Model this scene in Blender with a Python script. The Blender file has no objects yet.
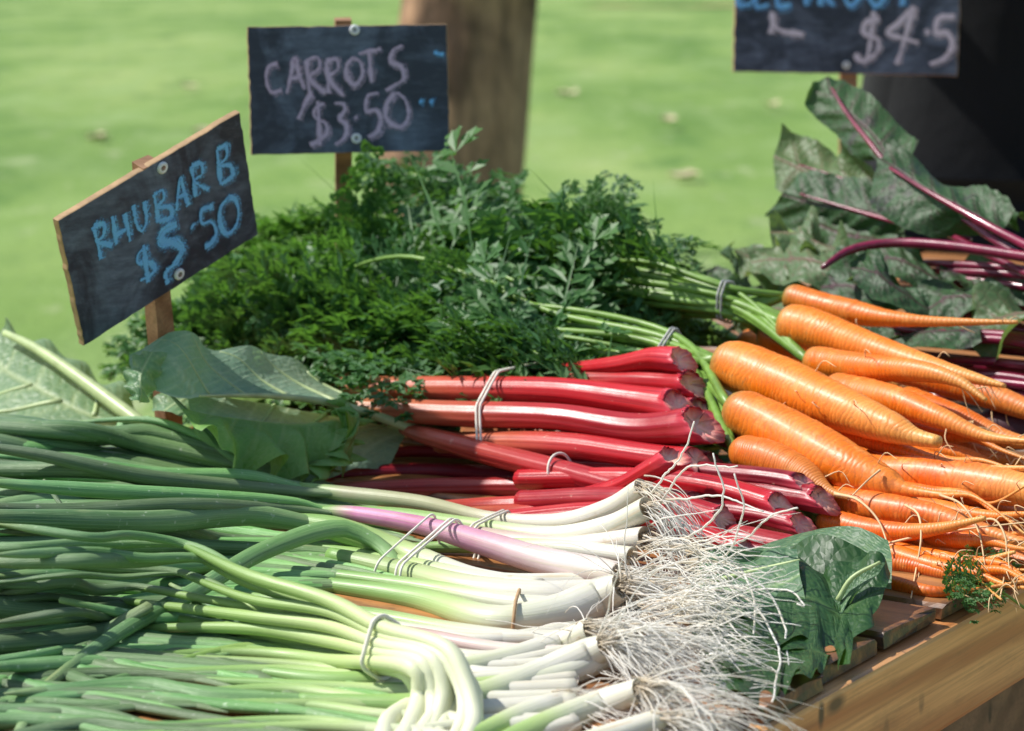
import bpy, bmesh, math, random
import numpy as np
from mathutils import Vector, Matrix

rng = np.random.default_rng(11)
random.seed(11)
SC = bpy.context.scene
COL = SC.collection
T = 0.75                      # height of the table top above the lawn
H = 0.36                      # height of the lens above the table top
LENS, PITCH = 85.0, math.radians(9.5)
F = 1024 * LENS / 36.0
EX, EY = 0.557, 0.831         # long axis of the table (away from the viewer, to the right)
_n = math.hypot(EX, EY); EX /= _n; EY /= _n
KX, KY = EY, -EX              # direction of the slats (to the right, towards the viewer)
CP, SP = math.cos(PITCH), math.sin(PITCH)

# ------------------------------------------------------------------ measuring
def ray(px, py):
    x = (px - 512) / F; y = (365.5 - py) / F
    return np.array([x, CP + y * SP, -SP + y * CP])
def R(px, py, row, hmin=0.012):
    """point on a vertical plane parallel to the slats; never below hmin above the table top"""
    d = ray(px, py)
    t = row * EY / (d[0] * EX + d[1] * EY)
    p = d * t + np.array([0, 0, H])
    if p[2] < hmin and d[2] < 0:
        t = (H - hmin) / -d[2]
        p = d * t + np.array([0, 0, H])
    p[2] += T
    return p
def D(px, py, dep):
    d = ray(px, py)
    return d * dep + np.array([0, 0, H + T])
def G(px, py, h=0.0):
    d = ray(px, py)
    return d * ((H + T - h) / -d[2]) + np.array([0, 0, H + T])
def depth(p):
    return p[1] * CP - (p[2] - H - T) * SP
def EK(e, k, z):
    return np.array([e * EX + k * KX, e * EY + k * KY, z])

# ------------------------------------------------------------------ mesh building
class MB:
    def __init__(s):
        s.v = []; s.f = []; s.at = {}; s.mi = []; s.n = 0
    def add(s, V, faces, mi=0, **at):
        V = np.asarray(V, float)
        s.v.append(V)
        for f in faces:
            s.f.append(tuple(int(i) + s.n for i in f)); s.mi.append(mi)
        for k, a in at.items():
            a = np.broadcast_to(np.asarray(a, float), (len(V),))
            s.at.setdefault(k, []).append((s.n, a))
        s.n += len(V)
    def build(s, name, mats, parent=None, smooth=True):
        me = bpy.data.meshes.new(name)
        V = np.concatenate(s.v) if s.v else np.zeros((0, 3))
        off = np.array(parent['_o']) if parent is not None and '_o' in parent else np.zeros(3)
        me.from_pydata((V - off).tolist(), [], s.f)
        for k, lst in s.at.items():
            a = np.zeros(len(V))
            for st, x in lst: a[st:st + len(x)] = x
            la = me.attributes.new(k, 'FLOAT', 'POINT'); la.data.foreach_set('value', a.astype(np.float32))
        for m in (mats if isinstance(mats, (list, tuple)) else [mats]): me.materials.append(m)
        if len(set(s.mi)) > 1: me.polygons.foreach_set('material_index', np.array(s.mi, np.int32))
        if smooth: me.polygons.foreach_set('use_smooth', np.ones(len(me.polygons), bool))
        me.update()
        o = bpy.data.objects.new(name, me); COL.objects.link(o)
        if parent is not None:
            o.parent = parent
            if '_o' in parent: o['_o'] = parent['_o']
        return o

def tag(o, label=None, cat=None, group=None, kind=None):
    for k, v in (('label', label), ('category', cat), ('group', group), ('kind', kind)):
        if v: o[k] = v
    return o
def thing(name, loc, label, cat, group=None):
    o = bpy.data.objects.new(name, None); COL.objects.link(o)
    o.location = Vector(loc); o.empty_display_size = 0.05
    o['_o'] = [float(c) for c in loc]
    return tag(o, label, cat, group)

def catmull(P, n):
    P = np.asarray(P, float)
    if len(P) == 2:
        t = np.linspace(0, 1, n)[:, None]; return P[0] * (1 - t) + P[1] * t
    seg = np.linalg.norm(np.diff(P[:, :3], axis=0), axis=1); seg = np.maximum(seg, 1e-6)
    c = np.concatenate([[0], np.cumsum(seg)]) / seg.sum()
    m = np.zeros_like(P)
    m[1:-1] = (P[2:] - P[:-2]) / (c[2:] - c[:-2])[:, None]
    m[0] = (P[1] - P[0]) / (c[1] - c[0]); m[-1] = (P[-1] - P[-2]) / (c[-1] - c[-2])
    u = np.linspace(0, 1, n)
    i = np.clip(np.searchsorted(c, u, side='right') - 1, 0, len(P) - 2)
    d = (c[i + 1] - c[i]); s = ((u - c[i]) / d)[:, None]; d = d[:, None]
    h00 = 2 * s**3 - 3 * s**2 + 1; h10 = s**3 - 2 * s**2 + s; h01 = -2 * s**3 + 3 * s**2; h11 = s**3 - s**2
    return h00 * P[i] + h10 * d * m[i] + h01 * P[i + 1] + h11 * d * m[i + 1]

def frames(P, up=(0, 0, 1)):
    tg = np.gradient(P, axis=0); tg /= np.maximum(np.linalg.norm(tg, axis=1), 1e-9)[:, None]
    a = np.zeros_like(P); b = np.zeros_like(P)
    u = np.array(up, float) - tg[0] * np.dot(up, tg[0])
    if np.linalg.norm(u) < 1e-3: u = np.array([1., 0, 0]) - tg[0] * tg[0][0]
    u /= np.linalg.norm(u)
    for i in range(len(P)):
        u = u - tg[i] * np.dot(u, tg[i]); u /= max(np.linalg.norm(u), 1e-9)
        a[i] = u; b[i] = np.cross(tg[i], u)
    return tg, a, b

def tube(mb, P, rad, ns=10, prof=None, roll=0.0, flat=1.0, cap0='pt', cap1='pt', mi=0, capmi=None, dish=0.25, jit=None, **at):
    """swept tube; cap 'pt' rounds the end off, 'cut' closes it with a cut face, None leaves it open"""
    P = np.asarray(P, float); n = len(P); rad = np.broadcast_to(np.asarray(rad, float), (n,))
    tg, a, b = frames(P)
    th = np.linspace(0, 2 * np.pi, ns, endpoint=False)
    pr = np.ones(ns) if prof is None else prof(th)
    fl = np.broadcast_to(np.asarray(flat, float), (n,))
    rr = rad[:, None] * pr[None]
    if jit is not None: rr = rr * jit
    ca = np.cos(th + roll) if np.isscalar(roll) else np.cos(th[None] + np.asarray(roll)[:, None])
    sa = np.sin(th + roll) if np.isscalar(roll) else np.sin(th[None] + np.asarray(roll)[:, None])
    V = P[:, None] + a[:, None] * (rr * ca * fl[:, None])[..., None] + b[:, None] * (rr * sa)[..., None]
    V = V.reshape(-1, 3)
    t = np.repeat(np.linspace(0, 1, n), ns)
    fs = []
    for i in range(n - 1):
        r0 = i * ns; r1 = r0 + ns
        for j in range(ns):
            k = (j + 1) % ns
            fs.append((r0 + j, r0 + k, r1 + k, r1 + j))
    cap = np.zeros(len(V)); extra = []; et = []; ec = []
    nv = len(V)
    for end, c in ((0, cap0), (1, cap1)):
        if c is None: continue
        ring = np.arange(ns) + (n - 1) * ns * end
        ctr = P[-1] if end else P[0]; dirv = tg[-1] if end else -tg[0]
        if c == 'pt':
            extra.append(ctr + dirv * rad[(n - 1) * end] * 0.4); et.append(float(end)); ec.append(0.)
            for j in range(ns):
                k = (j + 1) % ns
                fs.append((ring[j], ring[k], nv) if end else (ring[k], ring[j], nv))
            nv += 1
        else:                       # a cut face: rim, inner ring, sunken middle
            Rg = V[ring]
            r0 = nv; extra += list(ctr + (Rg - ctr) * 0.97 + dirv * rad[(n-1)*end] * 0.04); et += [float(end)] * ns; ec += [.15] * ns; nv += ns
            r1 = nv; extra += list(ctr + (Rg - ctr) * 0.55 - dirv * rad[(n-1)*end] * dish + rng.normal(0, 0.05, (ns, 3)) * rad[(n-1)*end]); et += [float(end)] * ns; ec += [.8] * ns; nv += ns
            extra.append(ctr - dirv * rad[(n-1)*end] * dish); et.append(float(end)); ec.append(1.); cc = nv; nv += 1
            for j in range(ns):
                k = (j + 1) % ns
                for A, B in ((ring, r0 + np.arange(ns)), (r0 + np.arange(ns), r1 + np.arange(ns))):
                    fs.append((A[j], A[k], B[k], B[j]) if end else (A[k], A[j], B[j], B[k]))
                fs.append((r1 + j, r1 + k, cc) if end else (r1 + k, r1 + j, cc))
    if extra:
        V = np.concatenate([V, np.array(extra)]); t = np.concatenate([t, et]); cap = np.concatenate([cap, ec])
    uav = np.full(len(V), .5); uav[:n * ns] = np.tile(np.abs(np.linspace(-1, 1, ns, endpoint=False)), n)
    mb.add(V, fs, mi, t=t, cap=cap, ua=uav, **at)
    return V

def pxtube(mb, ctrl, n=24, ns=10, fn=R, **kw):
    """control points (px, py, row, thickness in px)"""
    Q = []
    for c in ctrl:
        p = fn(c[0], c[1], c[2]); r = c[3] * 0.5 * depth(p) / F
        Q.append([*p, r])
    Q = catmull(Q, n)
    tube(mb, Q[:, :3], np.maximum(Q[:, 3], 0.0003), ns, **kw)
    return Q

def wobble(n, ns, amp, scale=3, seed=None):
    """smooth bumps for a tube's skin"""
    g = np.random.default_rng(seed if seed is not None else int(rng.integers(1e9)))
    a = np.zeros((n, ns)); u = np.linspace(0, 1, n)[:, None]; th = np.linspace(0, 2 * np.pi, ns, endpoint=False)[None]
    for _ in range(6):
        a += g.normal() * np.sin(u * g.uniform(4, 12 * scale) + g.uniform(0, 6) + g.integers(0, 4) * th)
    return 1 + a * amp / 2.4

def box(mb, e0, e1, k0, k1, z0, z1, mi=0, bev=0.0, **at):
    bm = bmesh.new()
    vs = [bm.verts.new(EK(e, k, z)) for e in (e0, e1) for k in (k0, k1) for z in (z0, z1)]
    for f in ((0, 1, 3, 2), (4, 6, 7, 5), (0, 4, 5, 1), (2, 3, 7, 6), (0, 2, 6, 4), (1, 5, 7, 3)):
        bm.faces.new([vs[i] for i in f])
    bmesh.ops.recalc_face_normals(bm, faces=bm.faces)
    if bev: bmesh.ops.bevel(bm, geom=list(bm.edges), offset=bev, segments=2, affect='EDGES', profile=0.6)
    bm.verts.index_update()
    mb.add([v.co[:] for v in bm.verts], [[v.index for v in f.verts] for f in bm.faces], mi, **at)
    bm.free()

# ------------------------------------------------------------------ materials
class N:
    def __init__(s, name):
        s.m = bpy.data.materials.new(name); s.m.use_nodes = True
        s.nt = s.m.node_tree; s.nt.nodes.clear()
        s.out = s.nt.nodes.new('ShaderNodeOutputMaterial')
    def nd(s, t, **kw):
        n = s.nt.nodes.new(t)
        for k, v in kw.items(): setattr(n, k, v)
        return n
    def put(s, sock, v):
        if hasattr(v, 'is_linked') or isinstance(v, bpy.types.NodeSocket): s.nt.links.new(v, sock)
        else:
            if isinstance(v, (tuple, list)) and len(v) == 3 and sock.type == 'RGBA': v = (*v, 1)
            if sock.type == 'RGBA' and not isinstance(v, (tuple, list)): v = (v, v, v, 1)
            sock.default_value = v
    def attr(s, name): 
        return s.nd('ShaderNodeAttribute', attribute_name=name).outputs['Fac']
    def coord(s, kind='Object'): return s.nd('ShaderNodeTexCoord').outputs[kind]
    def mapping(s, vec, scale=(1, 1, 1), rot=(0, 0, 0)):
        n = s.nd('ShaderNodeMapping'); s.put(n.inputs['Vector'], vec); n.inputs['Scale'].default_value = scale; n.inputs['Rotation'].default_value = rot
        return n.outputs[0]
    def noise(s, vec, scale, detail=4, rough=0.55, out='Fac', dist=0.0):
        n = s.nd('ShaderNodeTexNoise'); s.put(n.inputs['Vector'], vec); n.inputs['Scale'].default_value = scale
        n.inputs['Detail'].default_value = detail; n.inputs['Roughness'].default_value = rough; n.inputs['Distortion'].default_value = dist
        return n.outputs[out]
    def vor(s, vec, scale, feat='F1', out='Distance'):
        n = s.nd('ShaderNodeTexVoronoi', feature=feat); s.put(n.inputs['Vector'], vec); n.inputs['Scale'].default_value = scale
        return n.outputs[out]
    def ramp(s, f, stops, interp='LINEAR'):
        n = s.nd('ShaderNodeValToRGB'); s.put(n.inputs[0], f); r = n.color_ramp; r.interpolation = interp
        while len(r.elements) > 1: r.elements.remove(r.elements[-1])
        for i, (p, c) in enumerate(stops):
            e = r.elements[0] if i == 0 else r.elements.new(p)
            e.position = p
            e.color = (c, c, c, 1) if not isinstance(c, (tuple, list)) else (*c, 1)
        return n.outputs[0]
    def mix(s, f, a, b, mode='MIX'):
        n = s.nd('ShaderNodeMix', data_type='RGBA', blend_type=mode)
        s.put(n.inputs[0], f); s.put(n.inputs[6], a); s.put(n.inputs[7], b); return n.outputs[2]
    def math(s, op, a, b=0.0, clamp=False):
        n = s.nd('ShaderNodeMath', operation=op, use_clamp=clamp); s.put(n.inputs[0], a); s.put(n.inputs[1], b); return n.outputs[0]
    def streak(s, across, along, detail=4, rough=.6):
        cu = s.nd('ShaderNodeCombineXYZ'); s.put(cu.inputs[0], s.math('MULTIPLY', s.attr('ua'), across)); s.put(cu.inputs[1], s.math('MULTIPLY', s.attr('t'), along)); s.put(cu.inputs[2], s.math('MULTIPLY', s.rand(), 40.))
        return s.noise(cu.outputs[0], 1.0, detail, rough)
    def rand(s): return s.nd('ShaderNodeObjectInfo').outputs['Random']
    def hsv(s, c, h=0.5, sa=1.0, v=1.0):
        n = s.nd('ShaderNodeHueSaturation'); s.put(n.inputs['Color'], c); s.put(n.inputs['Hue'], h); s.put(n.inputs['Saturation'], sa); s.put(n.inputs['Value'], v)
        return n.outputs[0]
    def bump(s, h, strength=0.3, dist=0.002, nrm=None):
        n = s.nd('ShaderNodeBump'); s.put(n.inputs['Height'], h); n.inputs['Strength'].default_value = strength; n.inputs['Distance'].default_value = dist
        if nrm is not None: s.put(n.inputs['Normal'], nrm)
        return n.outputs[0]
    def done(s, color, rough=0.5, nrm=None, trans=None, spec=0.5, coat=0.0, coat_rough=0.1, sub=0.0, subcol=None, alpha=None, metal=0.0, sheen=0.0):
        p = s.nd('ShaderNodeBsdfPrincipled')
        s.put(p.inputs['Base Color'], color); s.put(p.inputs['Roughness'], rough)
        s.put(p.inputs['Specular IOR Level'], spec); s.put(p.inputs['Coat Weight'], coat); p.inputs['Coat Roughness'].default_value = coat_rough
        p.inputs['Metallic'].default_value = metal; p.inputs['Sheen Weight'].default_value = sheen
        if nrm is not None: s.put(p.inputs['Normal'], nrm); 
        if alpha is not None: s.put(p.inputs['Alpha'], alpha)
        if sub:
            p.inputs['Subsurface Weight'].default_value = sub; p.inputs['Subsurface Scale'].default_value = 0.006
            p.inputs['Subsurface Radius'].default_value = subcol or (1, .5, .2)
        sh = p.outputs[0]
        if trans is not None:
            t = s.nd('ShaderNodeBsdfTranslucent'); s.put(t.inputs[0], trans[1])
            if nrm is not None: s.put(t.inputs['Normal'], nrm)
            mx = s.nd('ShaderNodeMixShader'); mx.inputs[0].default_value = trans[0]
            s.nt.links.new(sh, mx.inputs[1]); s.nt.links.new(t.outputs[0], mx.inputs[2]); sh = mx.outputs[0]
        s.nt.links.new(sh, s.out.inputs[0])
        return s.m

def mat_lawn():
    n = N('lawn_grass'); c = n.coord('Object')
    cs = n.mapping(c, (1, .32, 1)); a = n.noise(cs, 0.34, 3, .6); b = n.noise(cs, 1.5, 4, .6); d = n.noise(c, 40, 3, .7); e = n.noise(cs, 4.5, 4, .7)
    col = n.ramp(a, [(.34, (.11, .215, .038)), (.5, (.21, .33, .075)), (.66, (.34, .44, .14))])
    col = n.mix(n.ramp(b, [(.50, 0.), (.72, .85)]), col, (.30, .42, .15))
    col = n.mix(n.ramp(b, [(.28, .75), (.45, 0.)]), col, (.075, .18, .03))
    col = n.mix(n.ramp(e, [(.58, 0.), (.70, .75)]), col, (.42, .46, .26))
    col = n.mix(n.ramp(d, [(.3, .5), (.6, 0.)]), col, (.04, .10, .015))
    return n.done(col, .8, n.bump(d, .6, .03), spec=.2)
def mat_path():
    n = N('dirt'); c = n.coord(); a = n.noise(c, 2, 5)
    return n.done(n.ramp(a, [(.3, (.36, .22, .10)), (.7, (.48, .32, .16))]), .95)
def wood(name, dark, light, along, ringscale=60, stain=.5, rough=.5, coat=0.15):
    """pine board: grain stretched along the board"""
    n = N(name); c = n.coord('Object')
    ang = math.atan2(along[1], along[0])
    v = n.nd('ShaderNodeVectorRotate', rotation_type='Z_AXIS'); n.put(v.inputs['Vector'], c); v.inputs['Angle'].default_value = -ang
    v = v.outputs[0]
    off = n.nd('ShaderNodeVectorMath', operation='ADD'); n.put(off.inputs[0], v)
    cm = n.nd('ShaderNodeCombineXYZ'); n.put(cm.inputs[0], n.math('MULTIPLY', n.attr('tone'), 3.7)); n.put(cm.inputs[1], n.math('MULTIPLY', n.attr('tone'), 1.3)); n.nt.links.new(cm.outputs[0], off.inputs[1])
    v = off.outputs[0]
    g = n.mapping(v, (1.6, 26, 26)); fine = n.mapping(v, (8, 420, 420))
    w = n.nd('ShaderNodeTexWave', wave_type='BANDS', bands_direction='DIAGONAL'); n.put(w.inputs['Vector'], n.mapping(v, (.5, 9, 9))); w.inputs['Scale'].default_value = 2.2
    w.inputs['Distortion'].default_value = 5.5; w.inputs['Detail'].default_value = 3; w.inputs['Detail Scale'].default_value = 1.3
    a = n.noise(g, 1.4, 5, .6, dist=.6); b = n.noise(fine, 1, 3, .6)
    f = n.math('ADD', n.math('MULTIPLY', w.outputs['Fac'], .45), n.math('MULTIPLY', a, .6))
    col = n.mix(n.ramp(f, [(.3, 0.), (.75, 1.)]), light, dark)
    col = n.mix(n.math('MULTIPLY', n.ramp(b, [(.4, 0.), (.7, 1.)]), .5), col, tuple(x * .5 for x in dark))
    st = n.noise(n.mapping(v, (3, 9, 9)), 4, 6, .7)
    col = n.mix(n.math('MULTIPLY', n.ramp(st, [(.52, 0.), (.68, 1.)]), stain), col, (.05, .03, .018))
    # knots and nail-sized black flecks
    k = n.vor(n.mapping(v, (9, 22, 22)), 1.0); col = n.mix(n.ramp(k, [(.06, .9), (.13, 0.)]), col, (.03, .018, .01))
    col = n.mix(n.math('MULTIPLY', n.attr('dirt'), n.ramp(n.noise(c, 90, 5, .7), [(.3, .3), (.6, 1.)])), col, (.022, .018, .018))
    fk = n.vor(n.mapping(v, (34, 60, 16)), 1.0); col = n.mix(n.math('MULTIPLY', n.ramp(fk, [(.10, 1.), (.17, 0.)]), n.ramp(n.noise(c, 9, 2), [(.5, 0.), (.6, .95)])), col, (.025, .016, .010))
    h = n.math('ADD', n.math('MULTIPLY', b, .5), a)
    return n.done(col, n.ramp(a, [(.2, rough - .12), (.8, rough + .15)]), n.bump(h, .35, .0015), coat=coat, coat_rough=.3)
def mat_carrot():
    n = N('carrot_skin'); c = n.coord('Object'); t = n.attr('t'); k = n.attr('hue')
    base = n.mix(k, (.80, .175, .015), (.66, .098, .010))
    nz = n.noise(c, 28, 5, .6)
    base = n.mix(n.ramp(nz, [(.35, 0.), (.75, .45)]), base, (.88, .36, .06))
    base = n.mix(n.ramp(n.noise(c, 420, 3, .6), [(.60, 0.), (.72, .6)]), base, (.36, .10, .02))
    base = n.mix(n.ramp(n.noise(c, 75, 5, .7), [(.55, 0.), (.72, .5)]), base, (.90, .44, .12))
    tip = n.math('MULTIPLY', n.ramp(t, [(.5, 0.), (.85, .6), (1., 1.)]), n.ramp(n.noise(c, 40, 4), [(.2, .6), (.6, 1.)]))
    base = n.mix(tip, base, (.66, .37, .11))
    base = n.mix(n.ramp(t, [(0., 1.), (.025, .8), (.05, .25), (.09, 0.)]), base, (.30, .20, .045))
    rg = n.nd('ShaderNodeTexWave', wave_type='BANDS', bands_direction='X')
    cm = n.nd('ShaderNodeCombineXYZ'); n.put(cm.inputs[0], n.math('ADD', n.math('MULTIPLY', t, 9.), n.math('MULTIPLY', n.noise(c, 55, 3), .7))); n.nt.links.new(cm.outputs[0], rg.inputs['Vector'])
    rg.inputs['Scale'].default_value = 1.9; rg.inputs['Distortion'].default_value = 1.2; rg.inputs['Detail'].default_value = 4
    base = n.mix(n.math('MULTIPLY', n.ramp(rg.outputs['Fac'], [(0., 1.), (.12, 0.)]), .45), base, (.34, .095, .018))
    base = n.mix(n.math('MULTIPLY', n.ramp(n.streak(9, 26, 4), [(.62, 0.), (.70, 1.)]), .55), base, (.34, .15, .05))
    base = n.mix(n.math('MULTIPLY', n.ramp(n.streak(4, 30, 3), [(.30, .8), (.42, 0.)]), .5), base, (.92, .36, .08))
    base = n.hsv(base, .5, 1.02, n.math('ADD', .85, n.math('MULTIPLY', n.rand(), .25)))
    h = n.math('ADD', n.math('MULTIPLY', rg.outputs['Fac'], .8), n.math('MULTIPLY', nz, .6))
    return n.done(base, n.ramp(nz, [(.3, .38), (.7, .58)]), n.bump(h, .28, .0006), coat=.06, coat_rough=.25, sub=.10, subcol=(1, .4, .08))
def mat_rhubarb():
    n = N('rhubarb_skin'); c = n.coord('Object'); t = n.attr('t'); dk = n.attr('dark'); pale = n.attr('pale')
    col = n.mix(dk, (.50, .007, .015), (.15, .003, .015))
    st = n.attr('rib')
    pl = n.ramp(t, [(0., (.50, .27, .10)), (.25, (.48, .15, .065)), (.5, (.46, .05, .04)), (.7, (.46, .013, .022))])
    col = n.mix(n.math('MULTIPLY', pale, n.ramp(t, [(.45, 1.), (.75, 0.)])), col, pl)
    nz = n.noise(c, 35, 5, .65)
    col = n.mix(n.ramp(nz, [(.5, 0.), (.8, .45)]), col, (.50, .030, .030))
    col = n.mix(n.math('MULTIPLY', n.ramp(st, [(.2, .22), (.8, 0.)]), n.ramp(n.noise(c, 12, 3), [(.3, .2), (.7, 1.)])), col, (.50, .07, .06))
    col = n.mix(n.math('MULTIPLY', n.ramp(n.noise(c, 120, 4, .7), [(.66, 0.), (.72, 1.)]), .6), col, (.62, .36, .27))
    cu = n.nd('ShaderNodeCombineXYZ'); n.put(cu.inputs[0], n.math('MULTIPLY', n.attr('ua'), 14.)); n.put(cu.inputs[1], n.math('MULTIPLY', t, 2.2)); n.put(cu.inputs[2], n.math('MULTIPLY', n.rand(), 30.))
    sk = n.noise(cu.outputs[0], 1.0, 4, .65)
    col = n.mix(n.math('MULTIPLY', n.ramp(sk, [(.52, 0.), (.72, 1.)]), n.ramp(t, [(0., .7), (.6, .25), (1., .3)])), col, (.50, .07, .04))
    col = n.mix(n.ramp(sk, [(.32, .85), (.47, 0.)]), col, (.16, .003, .010))
    col = n.mix(n.ramp(t, [(.93, 0.), (1., .55)]), col, (.66, .06, .10))
    inner = n.ramp(n.noise(c, 90, 4, .7), [(.3, (.90, .22, .24)), (.5, (.98, .60, .46)), (.75, (.80, .42, .20))])
    col = n.mix(n.attr('cap'), col, inner)
    rough = n.mix(n.attr('cap'), n.ramp(nz, [(.3, .27), (.7, .45)]), .6)
    return n.done(col, rough, n.bump(n.math('ADD', n.math('MULTIPLY', st, .6), n.math('ADD', nz, n.math('MULTIPLY', sk, .9))), .3, .001), spec=.32, coat=.05, coat_rough=.15, sub=.08, subcol=(1, .15, .12))
def mat_onion_stem():
    n = N('spring_onion_stem'); c = n.coord('Object'); t = n.attr('t')
    col = n.ramp(t, [(0., (.17, .33, .08)), (.25, (.25, .41, .12)), (.45, (.42, .54, .22)), (.62, (.62, .63, .46)), (.82, (.68, .66, .57)), (1., (.64, .60, .49))])
    pur = n.ramp(t, [(.04, 0.), (.14, 1.), (.5, .85), (.72, .35), (.95, .15)])
    nz = n.noise(c, 45, 4, .6)
    pc = n.ramp(nz, [(.3, (.55, .13, .32)), (.6, (.64, .25, .44)), (.8, (.68, .42, .56))])
    col = n.mix(n.math('MULTIPLY', pur, n.math('POWER', n.attr('purple'), 2.)), col, pc)
    fib = n.streak(22, 2.5); col = n.mix(n.math('MULTIPLY', n.ramp(fib, [(.48, 0.), (.72, 1.)]), .35), col, (.40, .47, .20))
    skin = n.streak(5, 3, 5); col = n.mix(n.math('MULTIPLY', n.ramp(skin, [(.60, 0.), (.66, .7)]), n.ramp(t, [(.45, 0.), (.75, .8)])), col, (.60, .46, .27))
    col = n.mix(n.math('MULTIPLY', n.ramp(n.noise(c, 70, 5, .7), [(.62, 0.), (.72, 1.)]), n.ramp(t, [(.7, 0.), (1., .6)])), col, (.38, .24, .10))
    col = n.mix(n.math('MULTIPLY', n.attr('cap'), .85), col, (.45, .30, .13))
    col = n.mix(n.attr('bent'), col, n.ramp(t, [(0., (.14, .26, .055)), (.25, (.30, .44, .13)), (.45, (.55, .62, .30)), (.6, (.66, .68, .46)), (1., (.68, .67, .54))]))
    return n.done(col, .45, n.bump(n.math('ADD', nz, fib), .3, .001), coat=.05, coat_rough=.2, spec=.4, sub=.12, subcol=(.9, .8, .5))
def mat_onion_leaf():
    n = N('spring_onion_leaf'); c = n.coord('Object'); t = n.attr('t')
    col = n.ramp(t, [(0., (.24, .42, .12)), (.15, (.18, .36, .09)), (.45, (.105, .26, .060)), (.85, (.075, .20, .065)), (1., (.24, .30, .09))])
    nz = n.noise(c, 14, 4, .6)
    col = n.mix(n.ramp(nz, [(.38, 0.), (.75, .5)]), col, (.30, .47, .24))          # waxy bloom
    col = n.mix(n.math('MULTIPLY', n.ramp(n.attr('ridge'), [(.0, 1.), (.5, 0.)]), .3), col, (.05, .12, .025))
    fib = n.streak(26, 3.5); blot = n.streak(3, 9, 5)
    col = n.mix(n.math('MULTIPLY', n.ramp(fib, [(.42, 0.), (.68, 1.)]), .45), col, (.33, .50, .20))
    col = n.mix(n.math('MULTIPLY', n.ramp(fib, [(.30, 1.), (.46, 0.)]), .45), col, (.045, .13, .03))
    col = n.mix(n.ramp(blot, [(.62, 0.), (.78, .6)]), col, (.42, .50, .20))
    col = n.mix(n.math('MULTIPLY', n.ramp(n.streak(2, 5, 5), [(.66, 0.), (.74, 1.)]), .7), col, (.45, .40, .17))
    sp = n.noise(c, 240, 2, .5); col = n.mix(n.ramp(sp, [(.68, 0.), (.74, .6)]), col, (.50, .60, .40))
    col = n.hsv(col, n.math('ADD', .485, n.math('MULTIPLY', n.rand(), .03)), n.math('ADD', .80, n.math('MULTIPLY', n.rand(), .22)), n.math('ADD', .62, n.math('MULTIPLY', n.rand(), .8)))
    return n.done(col, n.ramp(nz, [(.3, .36), (.7, .52)]), n.bump(n.math('ADD', n.math('MULTIPLY', fib, 1.2), n.noise(c, 90, 3)), .4, .0014), trans=(.12, (.30, .55, .08)), coat=.03, coat_rough=.3, spec=.4)
def mat_root():
    n = N('onion_root'); c = n.coord('Object')
    col = n.ramp(n.noise(c, 30, 3), [(.3, (.87, .80, .65)), (.5, (.96, .93, .87)), (.8, (.97, .96, .92))])
    col = n.mix(n.ramp(n.attr('t'), [(0., .8), (.22, .0)]), col, (.55, .40, .22))
    return n.done(n.hsv(col, .5, 1., n.math('ADD', .82, n.math('MULTIPLY', n.attr('tone'), .22))), .55, trans=(.42, (.95, .93, .85)))
def mat_leaf(name, top, alt, vein, vs=.7, tr=.3, trc=(.25, .45, .05), rough=.42, back=None, spots=None):
    n = N(name); c = n.coord('Object')
    nz = n.noise(c, 18, 5, .6)
    col = n.mix(n.ramp(nz, [(.35, 0.), (.7, 1.)]), top, alt)
    if back is not None:
        bf = n.nd('ShaderNodeNewGeometry').outputs['Backfacing']
        col = n.mix(bf, col, back)
    cell = n.vor(c, 130, 'DISTANCE_TO_EDGE')
    col = n.mix(n.math('MULTIPLY', n.ramp(cell, [(0., 1.), (.10, 0.)]), .16), col, vein)
    if spots: col = n.mix(n.ramp(n.noise(c, 26, 5, .7), [(.56, 0.), (.66, .85)]), col, spots)
    v = n.attr('vein')
    col = n.mix(n.math('MULTIPLY', v, vs), col, vein)
    h = n.math('ADD', n.math('MULTIPLY', v, 1.0), n.math('ADD', n.math('MULTIPLY', cell, 1.2), n.math('MULTIPLY', nz, .8)))
    return n.done(col, rough, n.bump(h, .5, .002), trans=(tr, trc), spec=.45)
def simple(name, col, rough=.5, nscale=40, var=.25, bump=.2, bd=.001, **kw):
    n = N(name); c = n.coord('Object'); nz = n.noise(c, nscale, 4, .6)
    cc = n.mix(n.ramp(nz, [(.3, 0.), (.7, 1.)]), tuple(x * (1 - var) for x in col), tuple(min(1, x * (1 + var)) for x in col))
    return n.done(cc, rough, n.bump(nz, bump, bd), **kw)
def mat_feather():
    n = N('carrot_leaf'); c = n.coord('Object')
    col = n.mix(n.ramp(n.noise(c, 16, 3), [(.3, 0.), (.7, 1.)]), (.034, .115, .040), (.070, .180, .056))
    col = n.mix(n.math('MULTIPLY', n.attr('tone'), .6), col, (.11, .24, .045))
    return n.done(col, .5, trans=(.32, (.16, .38, .04)), spec=.5)
def mat_board():
    n = N('chalkboard_paint'); c = n.coord('Generated')
    o = n.coord('Object')
    sm = n.noise(n.mapping(o, (1, 1, 1), (.3, .4, .5)), 14, 6, .65, dist=1.2)
    streak = n.noise(n.mapping(o, (14, 14, 60), (.2, .9, .3)), 3.2, 5, .7)
    f = n.math('MULTIPLY', n.ramp(sm, [(.42, 0.), (.74, 1.)]), n.ramp(streak, [(.25, .2), (.7, 1.)]))
    col = n.mix(f, (.026, .034, .060), (.24, .30, .43))  # chalk smears, with a bluish sky sheen put into the colour as well
    col = n.mix(n.math('MULTIPLY', n.ramp(streak, [(.5, 0.), (.78, 1.)]), .35), col, (.13, .155, .20))
    return n.done(col, n.ramp(sm, [(.3, .42), (.7, .75)]), n.bump(streak, .15, .0006), spec=.4)
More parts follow.
